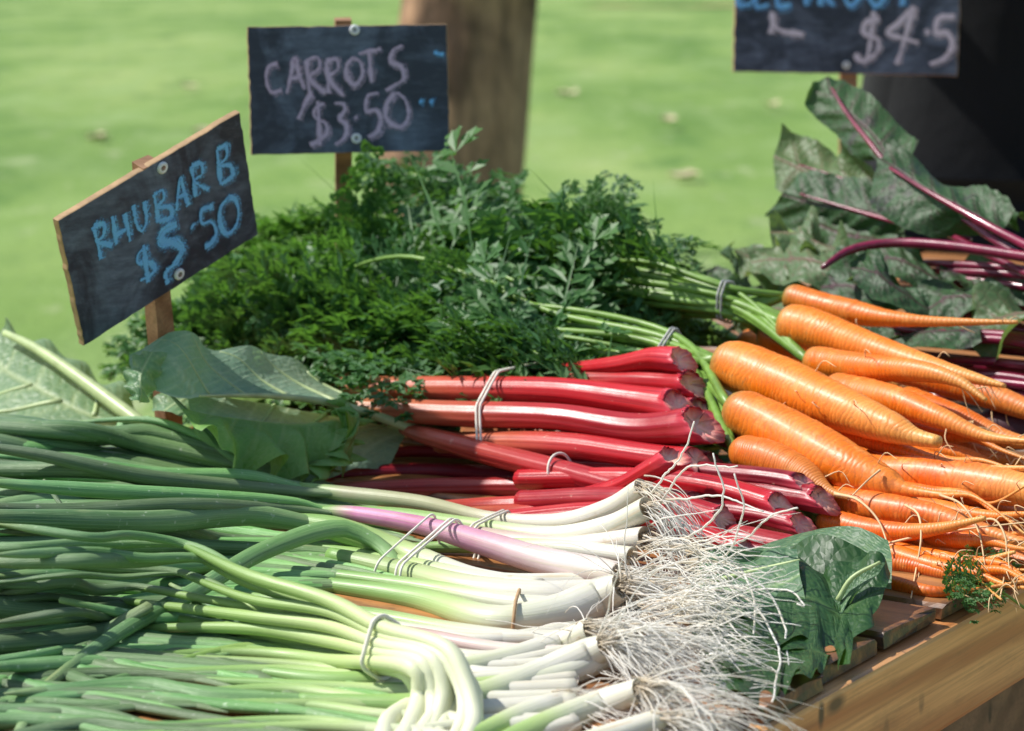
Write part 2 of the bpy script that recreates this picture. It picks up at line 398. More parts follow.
def mat_chalk(name, col):
    n = N(name); o = n.coord('Object')
    g = n.math('ADD', n.math('MULTIPLY', n.noise(o, 900, 3, .7), .75), n.math('MULTIPLY', n.noise(o, 150, 3, .6), .27))
    al = n.ramp(n.math('SUBTRACT', g, n.math('MULTIPLY', n.attr('edge'), .22)), [(.22, 0.), (.42, .92)])
    return n.done(n.mix(n.noise(o, 120, 3), col, tuple(min(1, x * 1.5) for x in col)), .95, alpha=al, spec=.1)
def mat_bark():
    n = N('bark'); c = n.coord('Object')
    big = n.noise(n.mapping(c, (1, 1, .5)), 3.2, 4, .6); fine = n.noise(n.mapping(c, (1, 1, .25)), 26, 5, .65)
    col = n.ramp(big, [(.38, (.13, .075, .048)), (.48, (.42, .245, .15)), (.68, (.58, .36, .225))])
    col = n.mix(n.ramp(fine, [(.35, .6), (.6, 0.)]), col, (.07, .05, .038))
    return n.done(col, .9, n.bump(fine, .6, .02), spec=.2)
def mat_cloth(name, col):
    n = N(name); c = n.coord('Object'); w = n.noise(c, 600, 2); f = n.noise(c, 7, 4)
    cc = n.mix(n.ramp(f, [(.3, 0.), (.7, 1.)]), tuple(x * .7 for x in col), tuple(x * 1.3 for x in col))
    return n.done(cc, .85, n.bump(n.math('ADD', n.math('MULTIPLY', w, .1), f), .5, .02), spec=.2, sheen=.1)

M = dict(
    lawn=mat_lawn(), path=mat_path(), earth=simple('bounce_earth', (.34, .23, .14), .95, 6, .3, .5, .01),  # earth colours the unseen patch added for warm bounce light
    slat=wood('weathered_slat', (.31, .12, .035), (.52, .225, .07), (KX, KY), stain=.75, rough=.45),
    fascia=wood('varnished_pine', (.46, .17, .05), (.80, .42, .16), (EX, EY), stain=.28, rough=.45, coat=.25),
    leg=wood('post_pine', (.16, .09, .05), (.24, .14, .08), (0, 0.2), stain=.4, rough=.6),
    stake=wood('stake_wood', (.24, .12, .055), (.38, .21, .11), (1, 0), stain=.3, rough=.7, coat=0),
    ply=simple('ply_edge', (.42, .27, .14), .8, 90),
    carrot=mat_carrot(), rhubarb=mat_rhubarb(), stem=mat_onion_stem(), oleaf=mat_onion_leaf(), root=mat_root(),
    feather=mat_feather(), croot=simple('carrot_rootlet', (.68, .46, .24), .6, 60, .25),
    cstalk=simple('carrot_stalk', (.17, .31, .05), .4, 60, .3, trans=(.1, (.3, .5, .05))),
    bstalk=simple('beet_stalk', (.17, .008, .035), .3, 60, .4, coat=.2),
    beet=simple('beetroot_skin', (.055, .012, .022), .55, 50, .4),
    rleaf=mat_leaf('rhubarb_leaf', (.12, .28, .05), (.18, .37, .075), (.36, .50, .16), .75, .25, (.33, .55, .05), .5),
    rback=mat_leaf('rhubarb_leaf_underside', (.19, .32, .225), (.23, .365, .26), (.58, .67, .46), .9, .34, (.36, .58, .24), .45),
    glow=mat_leaf('thin_rhubarb_leaf', (.12, .24, .13), (.16, .29, .15), (.48, .58, .32), .8, .36, (.40, .62, .18), .45),
    gback=mat_leaf('green_leaf_underside', (.050, .125, .060), (.075, .165, .08), (.24, .36, .16), .8, .15, (.25, .45, .08), .5),
    dleaf=mat_leaf('dark_green_leaf', (.014, .055, .014), (.024, .080, .018), (.09, .17, .05), .5, .15, (.15, .35, .03), .46),
    beetleaf=mat_leaf('beet_leaf', (.022, .070, .022), (.040, .110, .034), (.07, .010, .03), .85, .2, (.14, .30, .04), .55, spots=(.035, .03, .035)),
    beetpale=mat_leaf('pale_beet_leaf', (.075, .15, .055), (.13, .21, .09), (.20, .035, .06), .6, .25, (.25, .4, .08), .5),
    rib=simple('leaf_midrib', (.46, .56, .26), .4, 60, .2, trans=(.15, (.5, .6, .2))),
    band=simple('rubber_band', (.80, .75, .64), .6, 80, .15), string=simple('grey_twist_tie', (.40, .40, .38), .6, 80, .15),
    screw=simple('screw_washer', (.72, .74, .78), .45, 200, .15), screwhead=simple('screw_head', (.25, .26, .28), .4, 200, .1, metal=.8),
    board=mat_board(), blue=mat_chalk('blue_chalk', (.17, .43, .95)), mauve=mat_chalk('mauve_chalk', (.46, .36, .50)), white=mat_chalk('white_chalk', (.58, .52, .62)),
    bark=mat_bark(), crown=simple('tree_leaf', (.07, .13, .03), .5, 3, .4, trans=(.3, (.15, .3, .04))),
    deadleaf=simple('fallen_leaf', (.55, .48, .30), .8, 20, .3),
    trouser=mat_cloth('dark_trousers', (.0045, .005, .007)), jacket=mat_cloth('black_jacket', (.0045, .005, .007)),
    skin=simple('skin', (.52, .31, .22), .5, 30, .1, sub=.1), hair=simple('hair', (.03, .018, .012), .5, 80, .4), shoe=simple('shoe', (.015, .014, .014), .5, 40, .3),
)

# ------------------------------------------------------------------ setting
def build_setting():
    mb = MB(); xs = np.concatenate([[-400, -120, -50, -25], np.linspace(-14, 14, 60), [25, 50, 120, 400]]); ys = np.concatenate([[-400, -50, -12], np.linspace(-4, 40, 90), [60, 90, 150, 400]])
    X, Y = np.meshgrid(xs, ys); Z = .02 * np.sin(X * .9 + 1) * np.sin(Y * .7) + .012 * np.sin(X * 2.3 + Y * 1.7)
    nx, ny = len(xs), len(ys)
    V = np.stack([X, Y, Z], -1).reshape(-1, 3)
    f = [(j * nx + i, j * nx + i + 1, (j + 1) * nx + i + 1, (j + 1) * nx + i) for j in range(ny - 1) for i in range(nx - 1)]
    mb.add(V, f); tag(mb.build('lawn', M['lawn']), kind='structure')
    mb = MB(); g = np.random.default_rng(12); m = 48; an = np.linspace(0, 2 * np.pi, m, endpoint=False); rr = 2.25 + .12 * np.sin(3 * an) + .08 * np.sin(7 * an + 1) + g.normal(0, .03, m)
    V = [[.35, 1.35, .036]]
    for q in (.35, .7, 1.): V += [[.35 + q * r * math.cos(t) * 1.05, 1.35 + q * r * math.sin(t), .036] for r, t in zip(rr, an)]
    f = [(0, 1 + j, 1 + (j + 1) % m) for j in range(m)]
    for q in (0, 1): f += [(1 + q * m + j, 1 + (q + 1) * m + j, 1 + (q + 1) * m + (j + 1) % m, 1 + q * m + (j + 1) % m) for j in range(m)]
    mb.add(np.array(V), f); tag(mb.build('bounce_ground', M['earth']), kind='structure')  # unseen brown ground patch, added to warm the light bounced onto the table
    # a bare dirt path far across the lawn
    mb = MB(); P = catmull([[1.9, 60, .04], [2.9, 58.6, .04], [4.2, 58.5, .04], [5.4, 59.6, .04], [9, 64, .04], [16, 75, .04], [40, 110, .04]], 40)
    t, a, b = frames(P); w = np.linspace(.4, 2.2, 40)
    V = np.concatenate([P + b * w[:, None], P - b * w[:, None]]); V[:, 2] = .05
    mb.add(V, [(i, i + 1, 40 + i + 1, 40 + i) for i in range(39)]); tag(mb.build('path', M['path']), kind='structure')

def build_tree():
    base = np.array([-0.21, 7.6, 0.0])
    def tp(px, py): return D(px, py, 7.6)
    th = thing('tree', base, 'thick brown tree trunk on the lawn behind the carrots sign', 'tree')
    mb = MB()
    C = [[*(tp(436, 330)), .33], [*tp(443, 250), .26], [*tp(449, 190), .23], [*tp(455, 140), .226], [*tp(463, 70), .216], [*tp(470, 0), .212], [-.03, 7.6, 1.9, .20], [.06, 7.62, 2.9, .16], [.1, 7.7, 3.9, .10]]
    C[0][2] = -.05
    Q = catmull(C, 50); n, ns = 50, 32
    tube(mb, Q[:, :3], Q[:, 3], ns, jit=wobble(n, ns, .035, 1, 5))
    mb.build('trunk', M['bark'], th)
    g = np.random.default_rng(3); cl = []
    for i in range(9):
        a = g.uniform(0, 6.28); z0 = g.uniform(2.5, 3.8); L = g.uniform(1.2, 2.3)
        s = np.array([.08, 7.65, z0]); e = s + np.array([math.cos(a) * L, math.sin(a) * L, g.uniform(.5, 1.8)])
        P = catmull([s, (s + e) / 2 + g.normal(0, .12, 3), e], 10); b = MB(); tube(b, P, np.linspace(.07, .02, 10), 8); b.build('branch', M['bark'], th)
        cl += [e, (s + e) / 2 + [0, 0, .3], e + g.normal(0, .4, 3)]
    cr = MB(); cl = np.array(cl)
    for i in range(5200):
        c = cl[g.integers(len(cl))] + g.normal(0, .42, 3); u = g.normal(0, 1, 3); u /= np.linalg.norm(u); w = np.cross(u, g.normal(0, 1, 3)); w /= np.linalg.norm(w); l = g.uniform(.04, .075)
        cr.add([c - u * l, c + w * l * .45, c + u * l, c - w * l * .45], [(0, 1, 2, 3)])
    cr.build('crown', M['crown'], th, smooth=False)

def build_fallen():
    pts = [(566, 94, .10), (685, 178, .08), (190, 88, .07), (205, 134, .08), (98, 140, .07), (670, 122, .06), (772, 106, .06), (118, 300, .05)]
    for i, (px, py, r) in enumerate(pts):
        p = G(px, py, .03); mb = MB()
        g = np.random.default_rng(i); m = 11; a = np.linspace(0, 6.283, m, endpoint=False)
        rr = r * (1 + .3 * np.sin(5 * a) + g.normal(0, .1, m))
        ring = np.stack([p[0] + rr * np.cos(a), p[1] + rr * np.sin(a) * 1.2, p[2] + .012 + g.uniform(0, .035, m)], 1)
        mid = np.stack([p[0] + rr * .5 * np.cos(a), p[1] + rr * .6 * np.sin(a), np.full(m, p[2] + .004)], 1)
        V = np.concatenate([[p + [0, 0, .008]], mid, ring])
        f = [(0, 1 + j, 1 + (j + 1) % m) for j in range(m)] + [(1 + j, 1 + m + j, 1 + m + (j + 1) % m, 1 + (j + 1) % m) for j in range(m)]
        mb.add(V, f); tag(mb.build('fallen_leaf', M['deadleaf']), 'pale dry leaf lying out of focus on the sunlit lawn', 'leaf', 'fallen leaves on the lawn')

# ------------------------------------------------------------------ table
KR, KL = -0.515, -1.205       # right and left edges of the table, measured along the slats
def build_table():
    th = thing('market_table', EK(1.6, -.86, 0), 'low wooden slatted market table with a yellow pine side board under the vegetables', 'table')
    e = .700 + .0005
    i = 0
    g = np.random.default_rng(8)
    while e < 2.72:
        mb = MB(); kr = KR - .004 - g.uniform(0, .007); w = .0725 - .0055 - g.uniform(0, .003); dz = g.uniform(-.001, .001)
        # finely divided board so that the end grain can be stained dark
        bm = bmesh.new(); ks = np.concatenate([np.linspace(KL - .01, kr - .05, 10), np.linspace(kr - .04, kr, 10)])
        sec = [(0, .0018), (0, .0080), (.002, .0102), (.02, .0104), (w - .02, .0104), (w - .002, .0102), (w, .0080), (w, .0018)]
        vs = []
        for q in ks:
            for (a, z) in sec:
                vs.append(EK(e + a + g.normal(0, .0003), q + (g.normal(0, .0012) if q == ks[-1] else 0), T - .0012 + z + dz))
        ns = len(sec); nk = len(ks)
        f = [(x * ns + y, (x + 1) * ns + y, (x + 1) * ns + (y + 1) % ns, x * ns + (y + 1) % ns) for x in range(nk - 1) for y in range(ns)]
        f += [tuple(range(ns)), tuple(reversed(range((nk - 1) * ns, nk * ns)))]
        dirt = np.repeat(np.clip((ks - (kr - .028)) / .028, 0, 1) ** 1.6 * .75, ns)
        dirt[(nk - 1) * ns:] = 1.0
        dd = np.tile([1, .9, .45, .0, .0, .45, .9, 1], nk) * .8
        mb.add(np.array(vs), f, tone=i * .37 + .2, dirt=np.maximum(dirt, dd))
        mb.build('slat', M['slat'], th, smooth=False)
        e += .0725; i += 1; bm.free()
    def beam(name, e0, e1, k0, k1, z0, z1, mat, idv, bev=.003):
        mb = MB(); box(mb, e0, e1, k0, k1, z0, z1, bev=bev, tone=idv, dirt=0); return mb.build(name, mat, th, smooth=False)
    beam('side_board', .70, 2.70, KR - .024, KR, T - .058, T - .0006, M['fascia'], .3)
    beam('side_board', .70, 2.70, KL, KL + .024, T - .058, T - .0006, M['fascia'], .9)
    beam('end_board', .70, .724, KL + .025, KR - .025, T - .058, T - .0008, M['fascia'], 1.4)
    beam('end_board', 2.676, 2.70, KL + .025, KR - .025, T - .058, T - .0008, M['fascia'], 1.7)
    for ee in (.73, 1.70, 2.60):
        for kk in (KR - .095, KL + .03):
            beam('leg', ee, ee + .065, kk, kk + .065, 0.0, T - .0015, M['leg'], ee + kk, .004)
    beam('cross_rail', .80, 2.60, KR - .13, KR - .10, T - .27, T - .064, M['leg'], 2.2)  # rail deepened into a wide board to darken the view under the table
    beam('cross_rail', .80, 2.60, KL + .12, KL + .16, T - .16, T - .10, M['leg'], 2.7)

# ------------------------------------------------------------------ signs
def polyline_ribbon(mb, pts, w, P, g, seedw=.25):
    """a chalk stroke laid on the board; P maps board coordinates to the world"""
    Q = catmull(np.array([[*p, 0] for p in pts], float), max(8, 7 * len(pts)))[:, :2]
    d = np.gradient(Q, axis=0); d /= np.maximum(np.linalg.norm(d, axis=1), 1e-6)[:, None]; nrm = np.stack([-d[:, 1], d[:, 0]], 1)
    n = len(Q); ww = w * (1 + g.normal(0, seedw * .5, n) + .35 * np.sin(np.linspace(0, g.uniform(3, 9), n) + g.uniform(0, 6))); z = polyline_ribbon.z; polyline_ribbon.z += .00002
    rows = []
    for s in (-1, -.45, .45, 1): rows.append([P(*(Q[i] + nrm[i] * ww[i] * s), z) for i in range(n)])
    V = np.array(rows).reshape(-1, 3)
    f = [(r * n + i, r * n + i + 1, (r + 1) * n + i + 1, (r + 1) * n + i) for r in range(3) for i in range(n - 1)]
    mb.add(V, f, edge=np.repeat([1., 0., 0., 1.], n))
    z2 = z - .00012                       # dust rubbed out beside the stroke
    V = np.array([[P(*(Q[i] + nrm[i] * ww[i] * q + [w * .8, w * .5]), z2) for i in range(n)] for q in (-2.6, -1.2, 1.2, 2.6)]).reshape(-1, 3)
    mb.add(V, f, edge=np.repeat([1.9, 1.0, 1.0, 1.9], n))
polyline_ribbon.z = .0006

def sign(label, corners, deps, crop, strokes, stake, screws, th=.005):
    """corners TL, TR, BL in the photograph with their depths; strokes traced in a crop (x0, y0, scale)"""
    tl, tr, bl = [D(c[0], c[1], d) for c, d in zip(corners, deps)]
    u = tr - tl; W = np.linalg.norm(u); u /= W
    v = bl - tl; v -= u * np.dot(u, v); Hh = np.linalg.norm(v); v /= Hh
    nrm = np.cross(u, v)
    if np.dot(nrm, np.array([0, 0, T + H]) - tl) < 0: nrm = -nrm
    A = np.array([[corners[1][0] - corners[0][0], corners[2][0] - corners[0][0]], [corners[1][1] - corners[0][1], corners[2][1] - corners[0][1]]], float)
    Ai = np.linalg.inv(A)
    def uv(px, py): return Ai @ np.array([px - corners[0][0], py - corners[0][1]])
    def P(a, b, z=0.): return tl + u * a * W + v * b * Hh + nrm * z
    foot = stake[1]
    root = thing('price_sign', foot, label, 'sign', 'chalkboard price signs')
    mb = MB(); g = np.random.default_rng(int(corners[0][0]))
    # board: slightly worn outline, painted front, plywood rim and back
    nb = 26; ed = []
    for (a0, b0, a1, b1) in ((0, 0, 1, 0), (1, 0, 1, 1), (1, 1, 0, 1), (0, 1, 0, 0)):
        for i in range(nb): s = i / nb; ed.append((a0 + (a1 - a0) * s + g.normal(0, .0016), b0 + (b1 - b0) * s + g.normal(0, .0022)))
    ed = np.array(ed); m = len(ed)
    front = [P(a, b, 0) for a, b in .5 + (ed - .5) * .994]; rim = [P(a, b, -.0007) for a, b in ed]; back = [P(a, b, -th) for a, b in ed]
    mb.add(np.array(front + rim + back), [tuple(range(m))], 0)
    fl = [(m + i, m + (i + 1) % m, (i + 1) % m, i) for i in range(m)] + [(2 * m + i, 2 * m + (i + 1) % m, m + (i + 1) % m, m + i) for i in range(m)] + [tuple(2 * m + i for i in reversed(range(m)))]
    for f in fl: mb.f.append(f); mb.mi.append(1)
    mb.build('board', [M['board'], M['ply']], root, smooth=False)
    for mat, w, lst in strokes:
        c = MB()
        for st in lst:
            q = [uv(crop[0] + x / crop[2], crop[1] + y / crop[2]) for x, y in st]
            # keep stroke width isotropic in metres
            Wm = lambda a, b, z: tl + u * a + v * b + nrm * z
            polyline_ribbon(c, [(p[0] * W, p[1] * Hh) for p in q], w, Wm, g)
        c.build('lettering' if len(lst) > 1 else 'chalk_mark', M[mat], root, smooth=False)
    for (px, py) in screws:
        a, b = uv(px, py); s = MB(); c = P(a, b, 0)
        rr = .0042
        prof = [(1.0, 0.), (1.0, .0012), (.75, .0022), (.45, .0016), (.0, .0014)]
        k = 16; V = []; f = []
        for r, z in prof:
            for j in range(k): t = 2 * math.pi * j / k; V.append(c + (u * math.cos(t) + v * math.sin(t)) * rr * max(r, .02) + nrm * (z + .0002))
        for i in range(4):
            for j in range(k): f.append((i * k + j, i * k + (j + 1) % k, (i + 1) * k + (j + 1) % k, (i + 1) * k + j))
        s.add(np.array(V), f, 0)
        for i in range(3 * k, 4 * k): s.mi[i] = 1
        s.build('screw', [M['screw'], M['screwhead']], root)
    # stake: a square stick behind the board
    a, b, w = stake[0], stake[1], stake[2]
    ax = b - a; L = np.linalg.norm(ax); ax /= L; sx = u - ax * np.dot(u, ax); sx /= np.linalg.norm(sx); sy = np.cross(ax, sx)
    if np.dot(sy, nrm) < 0: sy = -sy
    mb = MB(); V = []; 
    for i in range(13):
        c = a + ax * L * i / 12
        for (p, q) in ((-1, -1), (1, -1), (1, 1), (-1, 1)): V.append(c + sx * p * w / 2 + sy * q * w * .4 + g.normal(0, .0003, 3))
    f = [(i * 4 + j, i * 4 + (j + 1) % 4, (i + 1) * 4 + (j + 1) % 4, (i + 1) * 4 + j) for i in range(12) for j in range(4)] + [(3, 2, 1, 0), (48, 49, 50, 51)]
    mb.add(np.array(V), f, tone=float(corners[0][0]) * .01, dirt=0.)
    mb.build('stake', M['stake'], root, smooth=False)

def build_signs():
    z = 2.088
    blue = [[(105, 265), (112, 300), (118, 335)], [(105, 265), (126, 262), (124, 285), (112, 298), (142, 306)],
            [(143, 245), (148, 280), (150, 305)], [(150, 285), (172, 272)], [(168, 240), (174, 270), (178, 300)],
            [(187, 222), (192, 262), (203, 278), (213, 258), (209, 215)],
            [(230, 200), (234, 230), (238, 260)], [(230, 200), (247, 192), (250, 210), (236, 227), (262, 228), (265, 250), (240, 258)],
            [(276, 236), (280, 200), (286, 165), (293, 195), (302, 226)], [(279, 208), (297, 200)],
            [(310, 140), (314, 172), (318, 206)], [(310, 140), (330, 135), (332, 158), (315, 172), (346, 192)],
            [(365, 105), (369, 145), (373, 180)], [(365, 105), (384, 97), (385, 122), (370, 139), (394, 140), (398, 162), (374, 180)],
            [(214, 314), (196, 324), (192, 345), (219, 348), (227, 366), (196, 386)], [(205, 308), (209, 350), (213, 390)],
            [(355, 228), (331, 236), (330, 265), (350, 262), (362, 285), (352, 308), (336, 317)],
            [(390, 208), (372, 232), (372, 272), (387, 290), (405, 274), (412, 243), (404, 214), (388, 208)]]
    bold = [[(276, 264), (246, 281), (242, 306), (270, 300), (288, 320), (278, 345), (251, 370), (255, 396)], [(272, 270), (248, 284), (246, 303), (268, 306), (284, 324), (268, 352)], [(308, 268), (312, 272)]]
    foot = D(172, 462, 1.715)
    sign('tilted chalkboard sign reading RHUBARB $5.50 in blue chalk, on a wooden stake', [(58, 221), (240, 112), (78, 350)], (1.60 - .074, 1.60 + .016, 1.60 - .016), (40, 100, z),
         [('blue', .0018, blue), ('blue', .0028, bold)], (D(146, 162, 1.575), foot, .0145), [(159, 169), (174, 280)])
    c = [[(125, 186), (96, 196), (85, 240), (100, 285), (136, 280)], [(155, 290), (170, 230), (185, 170), (200, 225), (216, 275)], [(166, 240), (208, 234)],
         [(225, 175), (230, 240), (235, 300)], [(225, 175), (264, 165), (270, 200), (236, 236), (290, 290)],
         [(295, 180), (298, 235), (300, 290)], [(295, 180), (330, 170), (335, 205), (302, 236), (352, 300)],
         [(390, 165), (367, 190), (365, 230), (390, 262), (418, 230), (414, 185), (390, 165)], [(408, 152), (486, 135)], [(444, 145), (450, 252)],
         [(562, 124), (530, 140), (520, 180), (555, 198), (562, 240), (522, 268), (500, 282)],
         [(238, 290), (215, 330), (192, 380)],
         [(282, 325), (250, 345), (250, 375), (285, 395), (290, 430), (252, 462), (230, 470)], [(262, 318), (265, 472)],
         [(320, 325), (350, 328), (355, 350), (335, 380), (360, 402), (350, 446), (318, 470)], [(390, 372), (396, 378)],
         [(472, 290), (436, 300), (430, 355), (464, 350), (480, 385), (466, 425), (435, 446)],
         [(530, 290), (502, 330), (500, 380), (545, 410), (575, 380), (570, 320), (540, 290), (528, 292)]]
    sign('upright chalkboard sign reading CARROTS $3.50 in mauve chalk, in front of the tree trunk', [(247, 27), (447, 24), (247, 155)], (1.93, 1.95, 1.94), (240, 10, 3.482),
         [('mauve', .0017, c), ('blue', .0014, [[(672, 148), (706, 156)]]), ('blue', .0022, [[(617, 318), (627, 322)]]), ('blue', .0020, [[(653, 318), (662, 322)]])], (D(343, 19, 1.957), D(344, 372, 2.06), .0135), [(354, 30), (353, 139)])
    w = [[(545, 62), (502, 74), (496, 110), (544, 134), (540, 178), (492, 205), (468, 182)], [(527, 38), (520, 120), (510, 205)],
         [(662, 20), (620, 68), (578, 110), (630, 128), (680, 142)], [(660, 20), (640, 110), (610, 216)], [(706, 98), (714, 114)],
         [(800, 54), (748, 60), (740, 108), (778, 110), (796, 150), (772, 194), (722, 215)]]
    l = [[(182, 38), (184, 75), (180, 112)], [(184, 55), (200, 95), (290, 116)]]
    X = [(66, 'B'), (128, 'E'), (203, 'E'), (275, 'T'), (345, 'R'), (425, 'O'), (510, 'O'), (600, 'T')]
    gl = {'B': [[(0, 0), (0, 1)], [(0, 0), (.8, .1), (.7, .4), (0, .48), (.95, .6), (.9, .92), (0, 1)]], 'E': [[(.8, 0), (0, .02), (0, 1), (.85, .98)], [(0, .5), (.7, .48)]], 'T': [[(-.1, 0), (1, 0)], [(.45, 0), (.45, 1)]],
          'R': [[(0, 0), (0, 1)], [(0, 0), (.8, .1), (.7, .42), (0, .5), (.9, 1)]], 'O': [[(.5, 0), (0, .3), (0, .75), (.5, 1), (1, .7), (.95, .25), (.5, 0)]]}
    bt = []
    for x, ch in X:
        for st in gl[ch]: bt.append([(x + a * 50, -86 + b * 104) for a, b in st])
    dd = 2.62
    sign('larger chalkboard sign reading $4.5 in pale chalk, above the beetroot leaves', [(737, -72), (963, -68), (737, 72)], (dd, dd, dd + .02), (720, 0, 3.368),
         [('white', .0026, w), ('white', .0026, l), ('blue', .0026, bt)], (D(850, -82, dd + .012), D(846, 300, dd + .06), .018), [(851, 65), (850, -60)], th=.007)

# ------------------------------------------------------------------ leaves
def sheet(mb, rails, nu=44, nv=29, v0=None, ruffle=.004, nveins=7, seed=0, mi=0, sweep=.55, fn=R, rw=1.0, rf_hi=30, edge=0.02, close_tip=True):
    """leaf blade lofted through rails (lists of px, py, row) from edge to edge; v0 = which rail carries the midrib"""
    g = np.random.default_rng(seed)
    C = np.array([catmull([fn(*p) for p in r], nu) for r in rails])          # rails, nu, 3
    m = len(rails); v0 = (m - 1) / 2 if v0 is None else v0
    out = np.array([catmull(C[:, i], nv) for i in range(nu)])               # nu, nv, 3
    vv = np.linspace(0, m - 1, nv); a = (vv - v0) / np.where(vv < v0, max(v0, 1e-6), max(m - 1 - v0, 1e-6))   # -1..1
    du = np.gradient(out, axis=0); dv = np.gradient(out, axis=1); nr = np.cross(du, dv); nr /= np.maximum(np.linalg.norm(nr, axis=2), 1e-9)[..., None]
    s = np.linspace(0, 1, nu)[:, None]; A = np.abs(a)[None]
    rf = np.zeros((nu, nv))
    for k in range(5):
        rf += g.normal(0, 1) * np.sin(s * g.uniform(rf_hi * .27, rf_hi) + g.uniform(0, 6) + a[None] * g.uniform(-3, 3))
    rf *= ruffle * A**1.5 * .6
    # quilting between the veins
    ph = ((s - sweep * .35 * A) * nveins) % 1.0
    rf += ruffle * .35 * np.sin(np.pi * ph) * np.sin(np.pi * np.clip(A, 0, 1)) * rw
    out = out + nr * rf[..., None]
    # uneven margin
    ej = g.normal(0, 1, (nu, 2)); ej = (ej + np.roll(ej, 1, 0)) * edge * .5
    for q, e in ((0, 0), (nv - 1, 1)):
        i2 = 1 if e == 0 else nv - 2; i3 = 3 if e == 0 else nv - 4
        out[:, q] += (out[:, q] - out[:, i3]) * ej[:, e][:, None] * 3
    dd = np.minimum(ph, 1 - ph) / nveins
    vein = np.exp(-(dd / .010)**2) * (1 - .75 * A) * (A < .93)
    sub = ((s * 2.1 + A * 1.1) * nveins * 1.5) % 1.0; vein = np.maximum(vein, .35 * np.exp(-(np.minimum(sub, 1 - sub) / .10)**2))
    vein = np.maximum(vein, np.exp(-(A / (.055 * (1.15 - s)))**2))
    V = out.reshape(-1, 3)
    f = [(i * nv + j, (i + 1) * nv + j, (i + 1) * nv + j + 1, i * nv + j + 1) for i in range(nu - 1) for j in range(nv - 1)]
    mb.add(V, f, mi, vein=vein.reshape(-1), t=np.repeat(s[:, 0], nv))
    return out

def leaf(parent, rails, mat, name='leaf', rib=None, ribmat='rib', veins=(), **kw):
    mb = MB(); out = sheet(mb, rails, **kw); o = mb.build(name, M[mat], parent)
    nu, nv = out.shape[:2]; v0 = kw.get('v0'); v0 = (len(rails) - 1) / 2 if v0 is None else v0; vc = v0 / (len(rails) - 1)
    for (s0, s1, v1, th) in veins:
        P = []
        for q in np.linspace(0, 1, 12):
            a = (s0 + (s1 - s0) * q) * (nu - 1); b = (vc + (v1 - vc) * q ** .9) * (nv - 1); i, j = int(min(a, nu - 2)), int(min(b, nv - 2)); fa, fb = a - i, b - j
            P.append(out[i, j] * (1 - fa) * (1 - fb) + out[i + 1, j] * fa * (1 - fb) + out[i, j + 1] * (1 - fa) * fb + out[i + 1, j + 1] * fa * fb)
        P = np.array(P); r = MB(); w = th * .5 * depth(P[0]) / F
        tube(r, P, np.linspace(w, w * .3, 12), 7); r.build('side_vein', M[ribmat], o)
    if rib:
        r = MB(); pxtube(r, rib, n=30, ns=8); r.build('midrib', M[ribmat], o)
    return o

# ------------------------------------------------------------------ carrots
def frond_template(g, L=.17):
    Q = []
    def kite(b, d, l, w, z0, z1):
        p = np.array([-d[1], d[0]])
        m = b + d * l * .5
        Q.append([[*b, z0], [*(m + p * w), (z0 + z1) / 2 + w * .35], [*(b + d * l), z1], [*(m - p * w), (z0 + z1) / 2 + w * .35]])
    npn = 8
    for i in range(npn):
        s0 = .10 + .86 * (i / (npn - 1))**.92
        for sd in (-1, 1):
            pl = L * .33 * (1 - s0)**.8 * g.uniform(.75, 1.2) + .014
            an = math.radians(g.uniform(38, 62)) * sd
            d = np.array([math.cos(an), math.sin(an)]); b = np.array([L * s0 + g.normal(0, .004), 0.])
            tz = g.normal(.0, .4); curl = g.normal(-.3, .35)
            kite(b, d, pl, .0009, 0, tz * pl)
            nj = max(2, int(pl / .0115))
            for j in range(nj):
                q = (j + .8) / (nj + .2); bb = b + d * pl * q; z = tz * pl * q + curl * pl * q * q
                for s2 in ((-1, 1) if j < nj - 1 else (-1, 1, 0)):
                    a2 = an + s2 * math.radians(g.uniform(35, 58)); ll = (.34 * pl * (1 - q * .7) + .008) * g.uniform(.75, 1.1)
                    d2 = np.array([math.cos(a2), math.sin(a2)]); zt = z + g.normal(0, .3) * ll
                    kite(bb, d2, ll, .0032, z, zt)
                    for (q3, s3) in ((.30, 1), (.30, -1), (.62, 1), (.62, -1)):
                        a3 = a2 + s3 * math.radians(38); d3 = np.array([math.cos(a3), math.sin(a3)])
                        kite(bb + d2 * ll * q3, d3, ll * (.55 - .3 * q3) + .0024, .0027, z + (zt - z) * q3, z + (zt - z) * q3 + g.normal(0, .18) * ll)
    return np.array(Q)          # n,4,3
FT = [frond_template(np.random.default_rng(100 + i)) for i in range(8)]

def frond(mb, P, g, scale=1.0, roll=None):
    """feathery blade carried along polyline P (metres)"""
    q = FT[g.integers(len(FT))].copy() * scale
    seg = np.concatenate([[0], np.cumsum(np.linalg.norm(np.diff(P, axis=0), axis=1))]); Lp = seg[-1]
    x = q[..., 0]; Lq = .178 * scale; x = x / Lq * Lp
    tg, a, b = frames(P)
    ro = g.normal(0, .5) if roll is None else roll
    c, s = math.cos(ro), math.sin(ro); a, b = a * c + b * s, b * c - a * s
    def ip(A): return np.stack([np.interp(x, seg, A[:, k]) for k in range(3)], -1)
    V = ip(P) + ip(b) * q[..., 1:2] + ip(a) * q[..., 2:3] + ip(tg) * np.clip(x - Lp, 0, None)[..., None]
    n = len(q)
    mb.add(V.reshape(-1, 3), np.arange(n * 4).reshape(n, 4), tone=g.uniform(0, 1) ** 2)

